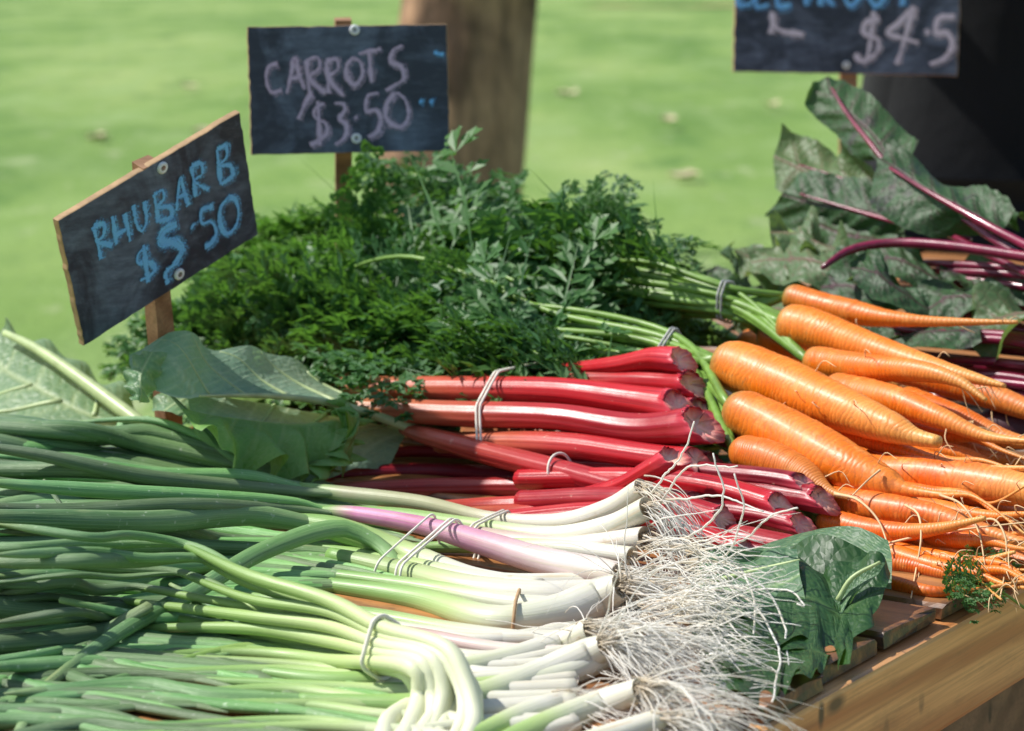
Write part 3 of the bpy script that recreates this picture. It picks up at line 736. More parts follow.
def carrot(parent, ctrl, hue=0., n=70, ns=22, hairs=5, seed=0):
    g = np.random.default_rng(seed)
    Q = []
    for c in ctrl:
        p = R(c[0], c[1], c[2]); Q.append([*p, c[3] * .47 * depth(p) / F])
    Q = catmull(Q, n); Q[:, 3] = np.maximum(Q[:, 3], .0006)
    L = np.linalg.norm(np.diff(Q[:, :3], axis=0), axis=1).sum()
    s = np.linspace(0, 1, n) * L; r0 = Q[:4, 3].max()
    sh = np.clip(s / (r0 * .8), 0, 1); Q[:, 3] *= .35 + .65 * np.sqrt(1 - (1 - sh)**2)           # rounded shoulder
    Q[:, 3] *= 1 + g.normal(0, .012, n)
    mb = MB(); j = wobble(n, ns, .018, 2, seed)
    tube(mb, Q[:, :3], Q[:, 3], ns, jit=j, hue=hue)
    o = mb.build('carrot', M['carrot'], parent)
    if hairs:
        for _ in range(hairs):
            i = int(g.uniform(.35, .98) * (n - 1)); p = Q[i, :3]; a = g.uniform(0, 6.28); r = Q[i, 3]
            _, fa, fb = frames(Q[:, :3]); d = fa[i] * math.cos(a) + fb[i] * math.sin(a)
            l = g.uniform(.006, .022); tg = Q[min(i + 1, n - 1), :3] - Q[i - 1, :3]; tg /= np.linalg.norm(tg)
            P = catmull([p + d * r * .9, p + d * (r + l * .4) + tg * l * .3, p + d * (r + l * .6) + tg * l * .8 + g.normal(0, .002, 3) + [0, 0, -l * .3]], 8)
            h = MB(); tube(h, P, np.linspace(.0005, .0002, 8), 4); h.at['tone'] = [(0, np.full(h.n, .2))]
            h.build('rootlet', M['croot'], o)
    return o, Q

def band(parent, front, back, thick=.0010, mat='band', loops=1, name='rubber_band'):
    mb = MB()
    for k in range(loops):
        P = [R(*p) for p in front] + [R(*p) for p in back]; P = np.array(P) + (rng.normal(0, .0006, (len(P), 3)) if k else 0) + (np.array([KX, KY, 0]) * .003 * k)
        P = np.concatenate([P, P[:1]])
        Q = catmull(P, 40); tube(mb, Q, thick, 6)
    return mb.build(name, M[mat], parent)

def proj(P):
    P = np.asarray(P); z = P[..., 1] * CP - (P[..., 2] - H - T) * SP; y = (P[..., 2] - H - T) * CP + P[..., 1] * SP
    return 512 + F * P[..., 0] / z, 365.5 - F * y / z
def hug(parent, Qs, px, thick=.0010, mat='band', loops=1, slant=0., slack=.0006):
    """a band drawn tight round the tubes Qs (x, y, z, radius) where they pass the column px"""
    C = []; dirs = []
    for Q in Qs:
        x, _ = proj(Q[:, :3]); i = int(np.argmin(np.abs(x - px))); i = min(max(i, 1), len(Q) - 2)
        if abs(x[i] - px) > 14: continue
        C.append(Q[i]); d = Q[i + 1, :3] - Q[i - 1, :3]; dirs.append(d / np.linalg.norm(d))
    C = np.array(C); d = np.mean(dirs, 0); d /= np.linalg.norm(d)
    u = np.cross(d, [0, 0, 1]); u /= np.linalg.norm(u); v = np.cross(u, d); o = C[:, :3].mean(0)
    a = (C[:, :3] - o) @ u; b = (C[:, :3] - o) @ v; ph = np.linspace(0, 2 * np.pi, 240, endpoint=False)
    h = (a[:, None] * np.cos(ph) + b[:, None] * np.sin(ph) + C[:, 3][:, None]).max(0) + thick + slack
    dh = (np.roll(h, -1) - np.roll(h, 1)) / (ph[1] * 2)
    X = h * np.cos(ph) - dh * np.sin(ph); Y = h * np.sin(ph) + dh * np.cos(ph)
    P = np.stack([X, Y], 1)[::3]; n = len(P)
    for _ in range(2): P = (np.roll(P, 1, 0) + 2 * P + np.roll(P, -1, 0)) / 4
    mb = MB()
    for k in range(loops):
        W = o + u * P[:, :1] + v * P[:, 1:] + d * (.0032 * k + slant * P[:, 1:] + .0008 * np.sin(np.linspace(0, 6.28, n))[:, None])
        W = np.concatenate([W, W[:1]]); tube(mb, W, thick, 6, cap0=None, cap1=None)
    return mb.build('rubber_band', M[mat], parent)

def carrot_bunch(label, tie, carrots, stalks, seed, tiefront=None, tieback=None, frondscale=(.85, 1.3), tiemat='string', extra=(), nstalk_from=None):
    g = np.random.default_rng(seed)
    base = R(*tie); base[2] = T + .011
    th = thing('carrot_bunch', base, label, 'carrots', 'bunches of carrots with their green tops')
    crowns = []
    for i, (ctrl, hue) in enumerate(carrots):
        o, Q = carrot(th, ctrl, hue, seed=seed * 50 + i); crowns.append(Q[0, :3])
    tp = R(*tie); fol = MB(); stq = []
    for i, (px, py, row) in enumerate(stalks):
        c = crowns[i % len(crowns)]
        e = R(px, py, row, .02)
        j = g.normal(0, .0045, 3)
        ln = np.linalg.norm(e - tp)
        kdir = np.array([-KX, -KY, .0])
        p1 = tp + j; p2 = tp + j * 1.6 + kdir * .05 + (e - tp) * .12 + [0, 0, .008]
        mid = (p2 + e) / 2 + np.array([0, 0, .018]) + g.normal(0, .012, 3)
        P = catmull([c, p1, p2, mid, e], 40)
        P[:, 2] = np.maximum(P[:, 2], T + .014)
        stq.append(np.column_stack([P, np.full(len(P), .0022)]))
        sb = MB(); tube(sb, P[:36], np.linspace(.0034, .0011, 36) * g.uniform(.7, 1.15), 7)
        sb.build('leaf_stalk', M['cstalk'], th)
        sg = np.concatenate([[0], np.cumsum(np.linalg.norm(np.diff(P, axis=0), axis=1))]); L = g.uniform(.16, .25)
        L = min(L, .55 * sg[-1]); keep = sg > sg[-1] - L; frond(fol, P[keep], g, g.uniform(*frondscale) * (1.0 if seed in (21, 25) else 1.15))
        # side fronds branching off lower down
        for _ in range(1):
            k = int(g.uniform(25, 36)); p = P[k]; d = P[k + 1] - P[k - 1]; d /= np.linalg.norm(d); l = g.uniform(.05, .09)
            sdv = np.cross(d, [0, 0, 1]) * g.choice([-1, 1]) * g.uniform(.3, .9) + np.array([0, 0, g.uniform(-.2, .6)])
            ee = p + (d * .75 + sdv * .7) * l
            if ee[2] < T + .012: ee[2] = T + .012
            frond(fol, catmull([p, (p + ee) / 2 + [0, 0, .006], ee], 14), g, l / .17 * 1.2)
    for pl in extra:
        frond(fol, catmull([R(*q) for q in pl], 16), g, .45 if seed == 25 else .9, 0.)
    fol.build('foliage', M['feather'], th, smooth=False)
    if tiefront: hug(th, stq, tie[0] - 3, .0009, tiemat, 2)
    return th

def build_carrots():
    g = np.random.default_rng(4)
    top = lambda px: np.interp(px, [100, 150, 180, 230, 300, 340, 380, 430, 480, 560, 640, 700, 740], [330, 306, 278, 240, 240, 240, 246, 246, 258, 264, 282, 300, 315])
    def ends(n, x0, x1, f0, f1, r0, r1, bot=370):
        out = []
        for i in range(n):
            px = x0 + (x1 - x0) * (i + g.uniform(0, 1)) / n; a = g.uniform(f0, f1); t = top(px) + 8
            py = t + (bot - t) * a; out.append((px, py, r1 + (r0 - r1) * a + g.normal(0, .03)))
        return out
    c1 = [([(786, 296, 1.90, 30), (850, 312, 1.89, 27), (905, 320, 1.88, 15), (960, 322, 1.88, 9), (1018, 322, 1.88, 4)], .15),
          ([(782, 323, 1.84, 46), (815, 330, 1.835, 44), (880, 352, 1.82, 33), (950, 372, 1.80, 19), (1005, 386, 1.79, 5)], .1),
          ([(762, 334, 1.89, 34), (800, 346, 1.88, 31), (850, 356, 1.87, 22), (905, 366, 1.86, 8)], .5),
          ([(880, 362, 1.88, 34), (940, 380, 1.86, 32), (990, 396, 1.85, 28), (1040, 414, 1.84, 20), (1090, 430, 1.83, 6)], .75),
          ([(810, 362, 1.80, 36), (870, 368, 1.77, 30), (925, 372, 1.75, 22), (960, 382, 1.74, 13), (986, 400, 1.73, 4)], .1)]
    carrot_bunch('topmost bunch of orange carrots, tied with a looped grey band around its pale green stalks', (731, 306, 1.87), c1,
                 ends(44, 210, 545, .0, .70, 1.86, 2.06) + [(205, 262, 1.95), (225, 235, 1.98), (245, 222, 2.0), (190, 290, 1.92), (600, 264, 1.98), (575, 256, 1.98), (560, 280, 1.93), (640, 282, 1.95)], 21,
                 [(722, 289, 1.87), (725, 300, 1.83), (724, 314, 1.82), (730, 328, 1.83)], [(740, 326, 1.90), (742, 306, 1.92), (734, 291, 1.90)])
    c2 = [([(714, 360, 1.70, 46), (740, 368, 1.70, 56), (800, 392, 1.68, 57), (850, 412, 1.66, 46), (895, 429, 1.645, 33), (915, 437, 1.64, 20), (939, 442, 1.635, 13)], .0),
          ([(729, 405, 1.64, 42), (750, 416, 1.635, 52), (800, 442, 1.62, 58), (850, 468, 1.60, 50), (888, 484, 1.59, 34), (906, 490, 1.585, 15), (940, 495, 1.58, 8), (975, 497, 1.57, 4), (1030, 538, 1.55, 2.5)], .12),
          ([(735, 450, 1.60, 36), (770, 460, 1.59, 42), (805, 476, 1.58, 34), (830, 492, 1.57, 12), (850, 498, 1.565, 5)], .55),
          ([(840, 425, 1.70, 30), (880, 442, 1.67, 22), (930, 460, 1.65, 14), (975, 467, 1.64, 8), (1040, 468, 1.63, 4)], .35),
          ([(830, 392, 1.76, 44), (890, 400, 1.73, 34), (940, 418, 1.71, 24), (985, 436, 1.70, 13), (1034, 442, 1.69, 5)], .45)]
    carrot_bunch('bunch with the two fattest, shiniest orange carrots, lying beside the cut rhubarb ends', (676, 352, 1.74), c2,
                 ends(26, 170, 425, .25, .98, 1.80, 1.95, 345), 22, extra=[[(430, 345, 1.76), (400, 362, 1.66), (384, 400, 1.57)], [(405, 345, 1.74), (378, 362, 1.66), (368, 398, 1.585)], [(390, 340, 1.76), (356, 356, 1.68), (340, 384, 1.62)], [(450, 350, 1.78), (424, 356, 1.72), (404, 376, 1.66)], [(300, 300, 1.85), (200, 300, 1.80), (140, 330, 1.72)], [(260, 310, 1.85), (180, 320, 1.78), (122, 372, 1.68)], [(250, 330, 1.83), (180, 340, 1.74), (140, 392, 1.66)], [(300, 330, 1.80), (200, 350, 1.72), (180, 420, 1.62)]], tiefront=1)
    c3 = [([(790, 470, 1.66, 40), (860, 476, 1.65, 50), (940, 480, 1.64, 46), (1010, 488, 1.63, 40), (1090, 506, 1.61, 14)], .85),  # high hue puts the heap's shade into these low carrots' colour
          ([(800, 500, 1.60, 36), (860, 506, 1.58, 36), (930, 516, 1.57, 30), (990, 534, 1.56, 18), (1050, 552, 1.55, 6)], .8),
          ([(820, 520, 1.56, 30), (880, 532, 1.55, 26), (930, 530, 1.54, 15), (985, 518, 1.53, 5)], .9),
          ([(870, 420, 1.82, 34), (930, 434, 1.80, 30), (985, 456, 1.78, 18), (1040, 462, 1.77, 6)], .7),
          ([(900, 400, 1.80, 36), (960, 420, 1.78, 30), (1010, 440, 1.77, 18), (1060, 446, 1.76, 6)], .6),
          ([(840, 545, 1.545, 28), (900, 560, 1.535, 20), (960, 566, 1.53, 12), (1015, 552, 1.525, 4)], .85),
          ([(860, 496, 1.68, 44), (930, 505, 1.67, 42), (1000, 515, 1.66, 36), (1080, 535, 1.65, 20)], .95)]
    gt = np.random.default_rng(31)
    def thin(n, x0, x1, y0, y1, r0, r1):
        out = []
        for i in range(n):
            q = (i + .5) / n; x = gt.uniform(x0, x1); y = y0 + (y1 - y0) * q + gt.normal(0, 4); r = r0 + (r1 - r0) * q; w = gt.uniform(15, 26); L = gt.uniform(100, 150); d = gt.uniform(.10, .28)
            out.append(([(x, y, r, w), (x + L * .3, y + L * .3 * d + gt.normal(0, 3), r - .01, w * .85), (x + L * .6, y + L * .6 * d + gt.normal(0, 4), r - .02, w * .45), (x + L * .82, y + L * .82 * d + gt.normal(0, 5), r - .03, w * .22), (x + L * 1.1, y + L * 1.1 * d + gt.normal(0, 8), r - .04, 2.5)], gt.uniform(.2, .7)))
        return out
    for i, (x, y, r) in enumerate([(770, 436, 1.86), (785, 446, 1.80), (800, 452, 1.75), (790, 470, 1.70), (815, 486, 1.65), (840, 440, 1.88), (860, 470, 1.79), (880, 500, 1.69), (900, 520, 1.64), (830, 520, 1.60)]):
        L = gt.uniform(110, 150); d = gt.uniform(.15, .24)
        c3.append(([(x, y, r, 34), (x + L * .3, y + L * .3 * d, r - .005, 36), (x + L * .65, y + L * .65 * d, r - .01, 24), (x + L * .9, y + L * .9 * d + 3, r - .015, 9), (x + L * 1.15, y + L * 1.15 * d + gt.normal(0, 5), r - .02, 2.5)], gt.uniform(.6, 1.)))
    c3 += thin(11, 850, 920, 400, 520, 1.79, 1.58)
    b3 = carrot_bunch('lowest bunch of darker carrots with long dangling root hairs near the table edge', (700, 430, 1.74), c3,
                 ends(16, 125, 470, .45, .98, 1.80, 1.92, 345), 23)
    c4 = thin(8, 840, 930, 528, 566, 1.57, 1.53) + [([(840, 575, 1.52, 18), (890, 583, 1.515, 17), (935, 592, 1.51, 13), (975, 590, 1.51, 6), (1040, 578, 1.51, 3)], .9),
          ([(850, 560, 1.56, 26), (910, 566, 1.555, 20), (960, 575, 1.55, 12), (1000, 566, 1.55, 4)], .95),
          ([(880, 520, 1.66, 40), (950, 530, 1.65, 36), (1020, 545, 1.64, 30), (1090, 570, 1.63, 10)], .9),
          ([(940, 540, 1.62, 34), (1000, 556, 1.61, 28), (1070, 575, 1.60, 12)], .8)]
    carrot_bunch('flat bunch of thin shaded carrots on the bare slats at the bottom of the heap', (760, 505, 1.68), c4, ends(7, 380, 520, .7, 1., 1.78, 1.88, 352), 24)
    # tall tops behind, whose roots are hidden under the heap
    carrot_bunch('bunch of carrot tops rising highest behind the heap, under the carrots sign', (700, 330, 2.05),
                 [([(742, 342, 2.0, 34), (800, 356, 1.98, 30), (860, 372, 1.97, 14), (900, 384, 1.96, 5)], .5)],
                 [(372, 160, 2.06), (366, 172, 2.0), (352, 186, 2.02), (385, 176, 2.1)] + ends(26, 190, 500, .14, .45, 2.0, 2.12), 25, extra=[[(360, 250, 1.88), (360, 200, 1.86), (372, 150, 1.85)], [(372, 250, 1.9), (380, 215, 1.88), (388, 172, 1.87)], [(350, 250, 1.9), (352, 225, 1.87), (340, 196, 1.86)]])
    # long root hairs curling off the lowest carrots
    for i, c in enumerate([[(905, 505, 1.56, 3), (918, 514, 1.55, 2.6), (921, 540, 1.53, 2.2), (916, 570, 1.52, 2), (911, 598, 1.50, 1.6)],
                           [(940, 495, 1.57, 3), (962, 505, 1.55, 2.4), (978, 530, 1.54, 2), (985, 565, 1.52, 1.6)],
                           [(975, 522, 1.55, 3), (995, 520, 1.54, 2.6), (1006, 540, 1.53, 2.4), (1005, 570, 1.52, 2), (1000, 598, 1.51, 1.6)],
                           [(835, 494, 1.56, 4), (858, 500, 1.55, 3), (878, 520, 1.54, 2.4), (890, 552, 1.52, 1.8)],
                           [(870, 548, 1.53, 3), (920, 536, 1.54, 2.4), (975, 528, 1.545, 2), (1030, 522, 1.55, 1.5)],
                           [(880, 470, 1.58, 3), (868, 480, 1.57, 2.2), (848, 500, 1.555, 1.6)]]):
        h = MB(); pxtube(h, c, n=26, ns=5); h.at['tone'] = [(0, np.full(h.n, .1))]; h.build('rootlet', M['croot'], b3)
    # a loose sprig on the table edge
    sp = thing('carrot_sprig', R(1000, 600, 1.54), 'small loose carrot leaf sprig hanging over the table edge below the carrots', 'sprig')
    P = catmull([R(1030, 612, 1.52, -.01), R(1000, 590, 1.53), R(975, 572, 1.535), R(948, 556, 1.535)], 20)
    s = MB(); tube(s, P, .0008, 6); s.build('leaf_stalk', M['cstalk'], sp)
    fo = MB(); gg = np.random.default_rng(2)
    for q in ((8, 962, 600), (10, 950, 596), (12, 944, 575), (14, 968, 548), (16, 936, 560), (11, 985, 552)):
        e = R(q[1], q[2], 1.535); frond(fo, catmull([P[q[0]], (P[q[0]] + e) / 2 + [0, 0, .003], e], 10), gg, .30)
    fo.build('foliage', M['feather'], sp, smooth=False)

# ------------------------------------------------------------------ rhubarb
parent_q = {}
def rprof(th):
    c = np.cos(th)                       # +1 is the grooved inner side
    return 1 + .022 * np.cos(11 * th) * np.clip(.6 - c, 0, 1) - .16 * np.clip(c, 0, 1)**1.5
def stalk(parent, ctrl, dark=.0, pale=0., roll=None, n=44, flat=.86, tip='cut', seed=0):
    g = np.random.default_rng(seed); ns = 44
    Q = []
    for c in ctrl:
        p = R(c[0], c[1], c[2]); Q.append([*p, c[3] * .57 * depth(p) / F])
    Q = catmull(Q, n)
    s = np.linspace(0, 1, n); Q[:, 3] *= 1 + .10 * np.clip((s - .88) / .12, 0, 1)
    th = np.linspace(0, 2 * np.pi, ns, endpoint=False)
    mb = MB(); ro = g.uniform(0, 6.28) if roll is None else roll
    jit = wobble(n, ns, .02, 2, seed)
    if tip == 'torn':
        jit[-1] *= 1 + g.normal(0, .05, ns); jit[-2] *= 1 + g.normal(0, .04, ns)
    rib = np.tile(.5 + .5 * np.cos(11 * th), n); ua = np.tile(np.abs(np.linspace(-1, 1, ns, endpoint=False)), n)
    m0 = mb.n
    tube(mb, Q[:, :3], Q[:, 3], ns, prof=rprof, roll=ro, flat=flat, cap0='pt', cap1='cut', jit=jit, dark=dark, pale=pale, dish=.4 if tip == 'torn' else .1)
    r = np.full(mb.n, .5); r[:len(rib)] = rib; mb.at['rib'] = [(0, r)]
    # break the cut end up along the stalk so that it is not a clean plane
    V = mb.v[0]; d = Q[-1, :3] - Q[-2, :3]; d /= np.linalg.norm(d)
    sl = np.array([0., 0.]); fr = frames(Q[:, :3]); upv = np.array([-.25, 0, 1.]); last = slice((n - 1) * ns, n * ns); ph = th + ro
    k = (-(np.cos(ph) * fr[1][-1][2] + np.sin(ph) * fr[2][-1][2]) * g.uniform(.6, 1.1) + np.cos(ph) * g.normal(0, .15) + g.normal(0, .05, ns)) * Q[-1, 3]
    V[last] += d * k[:, None]; q0 = n * ns + 1; V[q0:q0 + ns] += d * k[:, None]; V[q0 + ns:q0 + 2 * ns] += d * k[:, None] * .6
    parent_q.setdefault(parent.name, []).append(Q)
    return mb.build('stalk', M['rhubarb'], parent)

def build_rhubarb():
    th = thing('rhubarb_bunch', R(520, 440, 1.62, .0) * [1, 1, 0] + [0, 0, T + .011], 'top bunch of bright red rhubarb stalks under one long white rubber band', 'rhubarb', 'bunches of rhubarb')
    S = [([(330, 381, 1.70, 15), (470, 375, 1.70, 17), (560, 372, 1.69, 18), (620, 366, 1.68, 22), (655, 360, 1.675, 26), (684, 362, 1.67, 27)], .0, .9, 'torn'),
         ([(335, 388, 1.635, 24), (470, 389, 1.63, 27), (560, 391, 1.625, 28), (630, 400, 1.62, 31), (681, 408, 1.615, 33)], .0, .75, 'cut'),
         ([(350, 409, 1.60, 24), (470, 415, 1.60, 28), (560, 418, 1.60, 30), (640, 430, 1.595, 34), (704, 426, 1.59, 38)], .55, .35, 'torn'),
         ([(440, 442, 1.60, 22), (510, 442, 1.59, 25), (580, 446, 1.58, 27), (650, 456, 1.57, 27), (698, 462, 1.565, 29)], .15, .0, 'cut'),
         ([(520, 384, 1.69, 22), (600, 382, 1.68, 24), (660, 384, 1.67, 26), (694, 386, 1.665, 29)], .2, .0, 'torn'),
         ([(520, 402, 1.67, 26), (600, 408, 1.66, 28), (660, 414, 1.655, 30), (704, 412, 1.65, 30)], .8, .0, 'cut'),
         ([(560, 420, 1.66, 24), (640, 420, 1.655, 26), (700, 424, 1.65, 30), (740, 436, 1.64, 32), (768, 449, 1.635, 24)], .95, .0, 'torn'),
         ([(480, 400, 1.68, 26), (560, 402, 1.67, 28), (640, 404, 1.66, 30), (690, 404, 1.66, 30)], .5, .0, 'cut'),
         ([(470, 430, 1.64, 26), (560, 436, 1.63, 28), (640, 444, 1.62, 30), (716, 470, 1.60, 30)], .9, .0, 'torn')]
    for i, (c, dk, pl, tp) in enumerate(S): stalk(th, c, dk, max(pl, .75), tip=tp, seed=300 + i, roll=[2.6, 1.2, 3.5, 0.6, 2, 1, 4.2, 2, 5][i])
    hug(th, parent_q[th.name][:4], 508, .0009, loops=2, slant=-.25, slack=.0015)

    t2 = thing('rhubarb_bunch', R(520, 470, 1.58, .0) * [1, 1, 0] + [0, 0, T + .011], 'middle bunch of slender rhubarb stalks with its big grey green leaves still on', 'rhubarb', 'bunches of rhubarb')
    S = [([(405, 428, 1.60, 14), (430, 436, 1.59, 20), (480, 450, 1.575, 24), (560, 470, 1.555, 26), (630, 488, 1.54, 26), (700, 505, 1.52, 26)], .45, .35, 'cut'),
         ([(330, 455, 1.66, 10), (440, 452, 1.65, 13), (560, 462, 1.63, 16), (640, 474, 1.61, 20), (690, 484, 1.60, 24)], .95, .0, 'cut'),
         ([(322, 474, 1.62, 12), (420, 470, 1.615, 15), (520, 476, 1.605, 18), (640, 494, 1.585, 24)], .9, .0, 'cut'),
         ([(330, 490, 1.575, 18), (430, 487, 1.575, 21), (520, 486, 1.57, 22), (600, 488, 1.56, 24), (680, 500, 1.55, 26)], .75, .25, 'cut'),
         ([(380, 514, 1.53, 18), (470, 508, 1.53, 20), (560, 502, 1.52, 20), (620, 487, 1.515, 21), (650, 472, 1.51, 25), (676, 458, 1.505, 27)], .12, .35, 'torn'),
         ([(400, 522, 1.515, 20), (500, 516, 1.515, 22), (580, 514, 1.51, 24), (660, 520, 1.50, 26)], .05, .8, 'cut')]
    for i, (c, dk, pl, tp) in enumerate(S): stalk(t2, c, dk, pl, tip=tp, seed=330 + i, n=50)
    hug(t2, [parent_q[t2.name][i] for i in (0, 3)], 566, .0009, slant=-.2)
    # leaves of this bunch
    leaf(t2, [[(400, 412, 1.660), (360, 396, 1.650), (322, 372, 1.638), (270, 354, 1.572), (225, 346, 1.504), (172, 334, 1.431), (128, 352, 1.400)],
              [(408, 424, 1.620), (370, 408, 1.618), (318, 388, 1.593), (262, 378, 1.526), (215, 372, 1.461), (170, 368, 1.400), (130, 366, 1.390)],
              [(412, 428, 1.600), (350, 406, 1.573), (300, 398, 1.530), (250, 396, 1.476), (205, 396, 1.429), (178, 398, 1.396), (140, 384, 1.380)]],
         'rback', rib=[(430, 436, 1.590, 11), (408, 427, 1.595, 11), (340, 405, 1.556, 8), (270, 396, 1.482, 6), (200, 396, 1.402, 3)], v0=2, ruffle=.006, rw=.8, nveins=5, seed=1, nu=60, veins=[(.06, .30, .15, 7), (.24, .50, .05, 6), (.42, .66, .04, 5), (.60, .82, .05, 4), (.74, .92, .08, 3)])
    leaf(t2, [[(140, 350, 1.390), (132, 362, 1.380), (124, 380, 1.370), (134, 402, 1.360)], [(150, 352, 1.390), (146, 366, 1.380), (140, 384, 1.370), (138, 402, 1.360)], [(168, 352, 1.400), (160, 372, 1.390), (150, 396, 1.380), (142, 404, 1.370)]],
         'glow', ruffle=.002, nveins=3, seed=2, nu=24, nv=15)
    leaf(t2, [[(410, 430, 1.620), (352, 420, 1.600), (290, 408, 1.547), (230, 398, 1.480), (186, 392, 1.442)],
              [(400, 444, 1.600), (344, 440, 1.569), (290, 432, 1.517), (236, 424, 1.458), (190, 410, 1.425)],
              [(392, 462, 1.584), (340, 478, 1.541), (290, 474, 1.487), (240, 455, 1.434), (196, 432, 1.399)]],
         'rback', v0=0, ruffle=.003, nveins=6, seed=3, nu=50, veins=[(.10, .30, .8, 5), (.34, .55, .9, 5), (.58, .78, .9, 4)])
    # the curled green front fold
    leaf(t2, [[(338, 420, 1.539), (296, 424, 1.505), (250, 420, 1.461), (205, 414, 1.419), (182, 408, 1.409)],
              [(352, 442, 1.525), (312, 446, 1.495), (262, 440, 1.446), (216, 432, 1.403), (184, 420, 1.390)],
              [(346, 474, 1.505), (312, 482, 1.475), (272, 474, 1.429), (232, 458, 1.393), (196, 440, 1.369)]],
         'rleaf', v0=0, ruffle=.010, rw=.9, nveins=6, seed=4, nu=60, edge=.03)
    leaf(t2, [[(330, 402, 1.548), (345, 414, 1.544), (352, 440, 1.535), (344, 472, 1.514)], [(346, 400, 1.550), (360, 416, 1.535), (352, 446, 1.515), (330, 476, 1.488)], [(336, 416, 1.528), (348, 428, 1.517), (338, 450, 1.494), (312, 484, 1.455)]],
         'rleaf', ruffle=.010, rw=.9, nveins=4, seed=5, nu=30, nv=17, edge=.05)
    leaf(t2, [[(200, 360, 1.482), (180, 372, 1.467), (160, 392, 1.450), (150, 410, 1.440)], [(240, 380, 1.524), (215, 390, 1.491), (190, 402, 1.455), (170, 412, 1.430)], [(262, 400, 1.541), (235, 408, 1.507), (205, 414, 1.459), (180, 416, 1.427)]],
         'glow', ruffle=.003, nveins=4, seed=6, nu=24, nv=17)

    t3 = thing('rhubarb_bunch', R(700, 510, 1.5, .0) * [1, 1, 0] + [0, 0, T + .011], 'bottom bunch of dark crimson rhubarb whose pink cut ends poke out behind the onion roots', 'rhubarb', 'bunches of rhubarb')
    S = [([(540, 462, 1.59, 20), (640, 466, 1.58, 22), (730, 474, 1.565, 24), (772, 478, 1.56, 24), (806, 484, 1.555, 22)], .95, 0., 'cut'),
         ([(520, 480, 1.55, 22), (640, 480, 1.545, 25), (720, 490, 1.535, 27), (782, 508, 1.525, 26)], .1, 0., 'cut'),
         ([(560, 482, 1.57, 22), (700, 486, 1.565, 24), (770, 492, 1.555, 26), (824, 500, 1.55, 26)], .8, 0., 'torn'),
         ([(540, 500, 1.54, 22), (680, 506, 1.535, 26), (760, 515, 1.525, 28), (804, 526, 1.52, 26)], .75, 0., 'torn'),
         ([(520, 520, 1.50, 22), (660, 522, 1.495, 24), (740, 536, 1.485, 26), (804, 548, 1.48, 22)], .65, 0., 'cut'),
         ([(500, 520, 1.49, 20), (620, 512, 1.485, 22), (700, 532, 1.47, 22), (750, 553, 1.46, 22)], .25, 0., 'torn'),
         ([(520, 500, 1.51, 20), (620, 498, 1.50, 24), (680, 506, 1.49, 26), (724, 520, 1.48, 24)], .5, 0., 'torn'),
         ([(540, 530, 1.49, 24), (650, 536, 1.485, 26), (730, 548, 1.48, 24), (780, 556, 1.475, 22)], .9, 0., 'cut'),
         ([(560, 510, 1.56, 24), (690, 516, 1.555, 26), (760, 532, 1.55, 26), (800, 540, 1.545, 24)], .95, 0., 'cut')]
    for i, (c, dk, pl, tp) in enumerate(S): stalk(t3, c, dk, pl, tip=tp, seed=360 + i)

    # a single leaf lying at the far left, its pale back to the viewer
    t4 = thing('rhubarb_leaf', R(150, 440, 1.60, .0) * [1, 1, 0] + [0, 0, T + .011], 'pale backlit rhubarb leaf at the far left with a thick whitish midrib running up it', 'leaf')
    leaf(t4, [[(150, 440, 1.55), (60, 446, 1.53), (0, 440, 1.53), (-50, 420, 1.54), (-60, 380, 1.58)],
              [(168, 446, 1.56), (110, 402, 1.58), (62, 366, 1.60), (28, 344, 1.62), (2, 330, 1.63)],
              [(172, 440, 1.58), (132, 400, 1.61), (88, 368, 1.63), (46, 344, 1.64), (4, 322, 1.65)]],
         'glow', name='blade', v0=1, ruffle=.004, nveins=5, seed=8, nu=50, veins=[(.22, .50, .03, 9), (.45, .72, .05, 7), (.62, .85, .1, 5), (.3, .5, .95, 6)], rib=[(176, 450, 1.55, 15), (112, 402, 1.565, 15), (60, 364, 1.585, 12), (30, 345, 1.60, 10), (5, 333, 1.615, 7)])

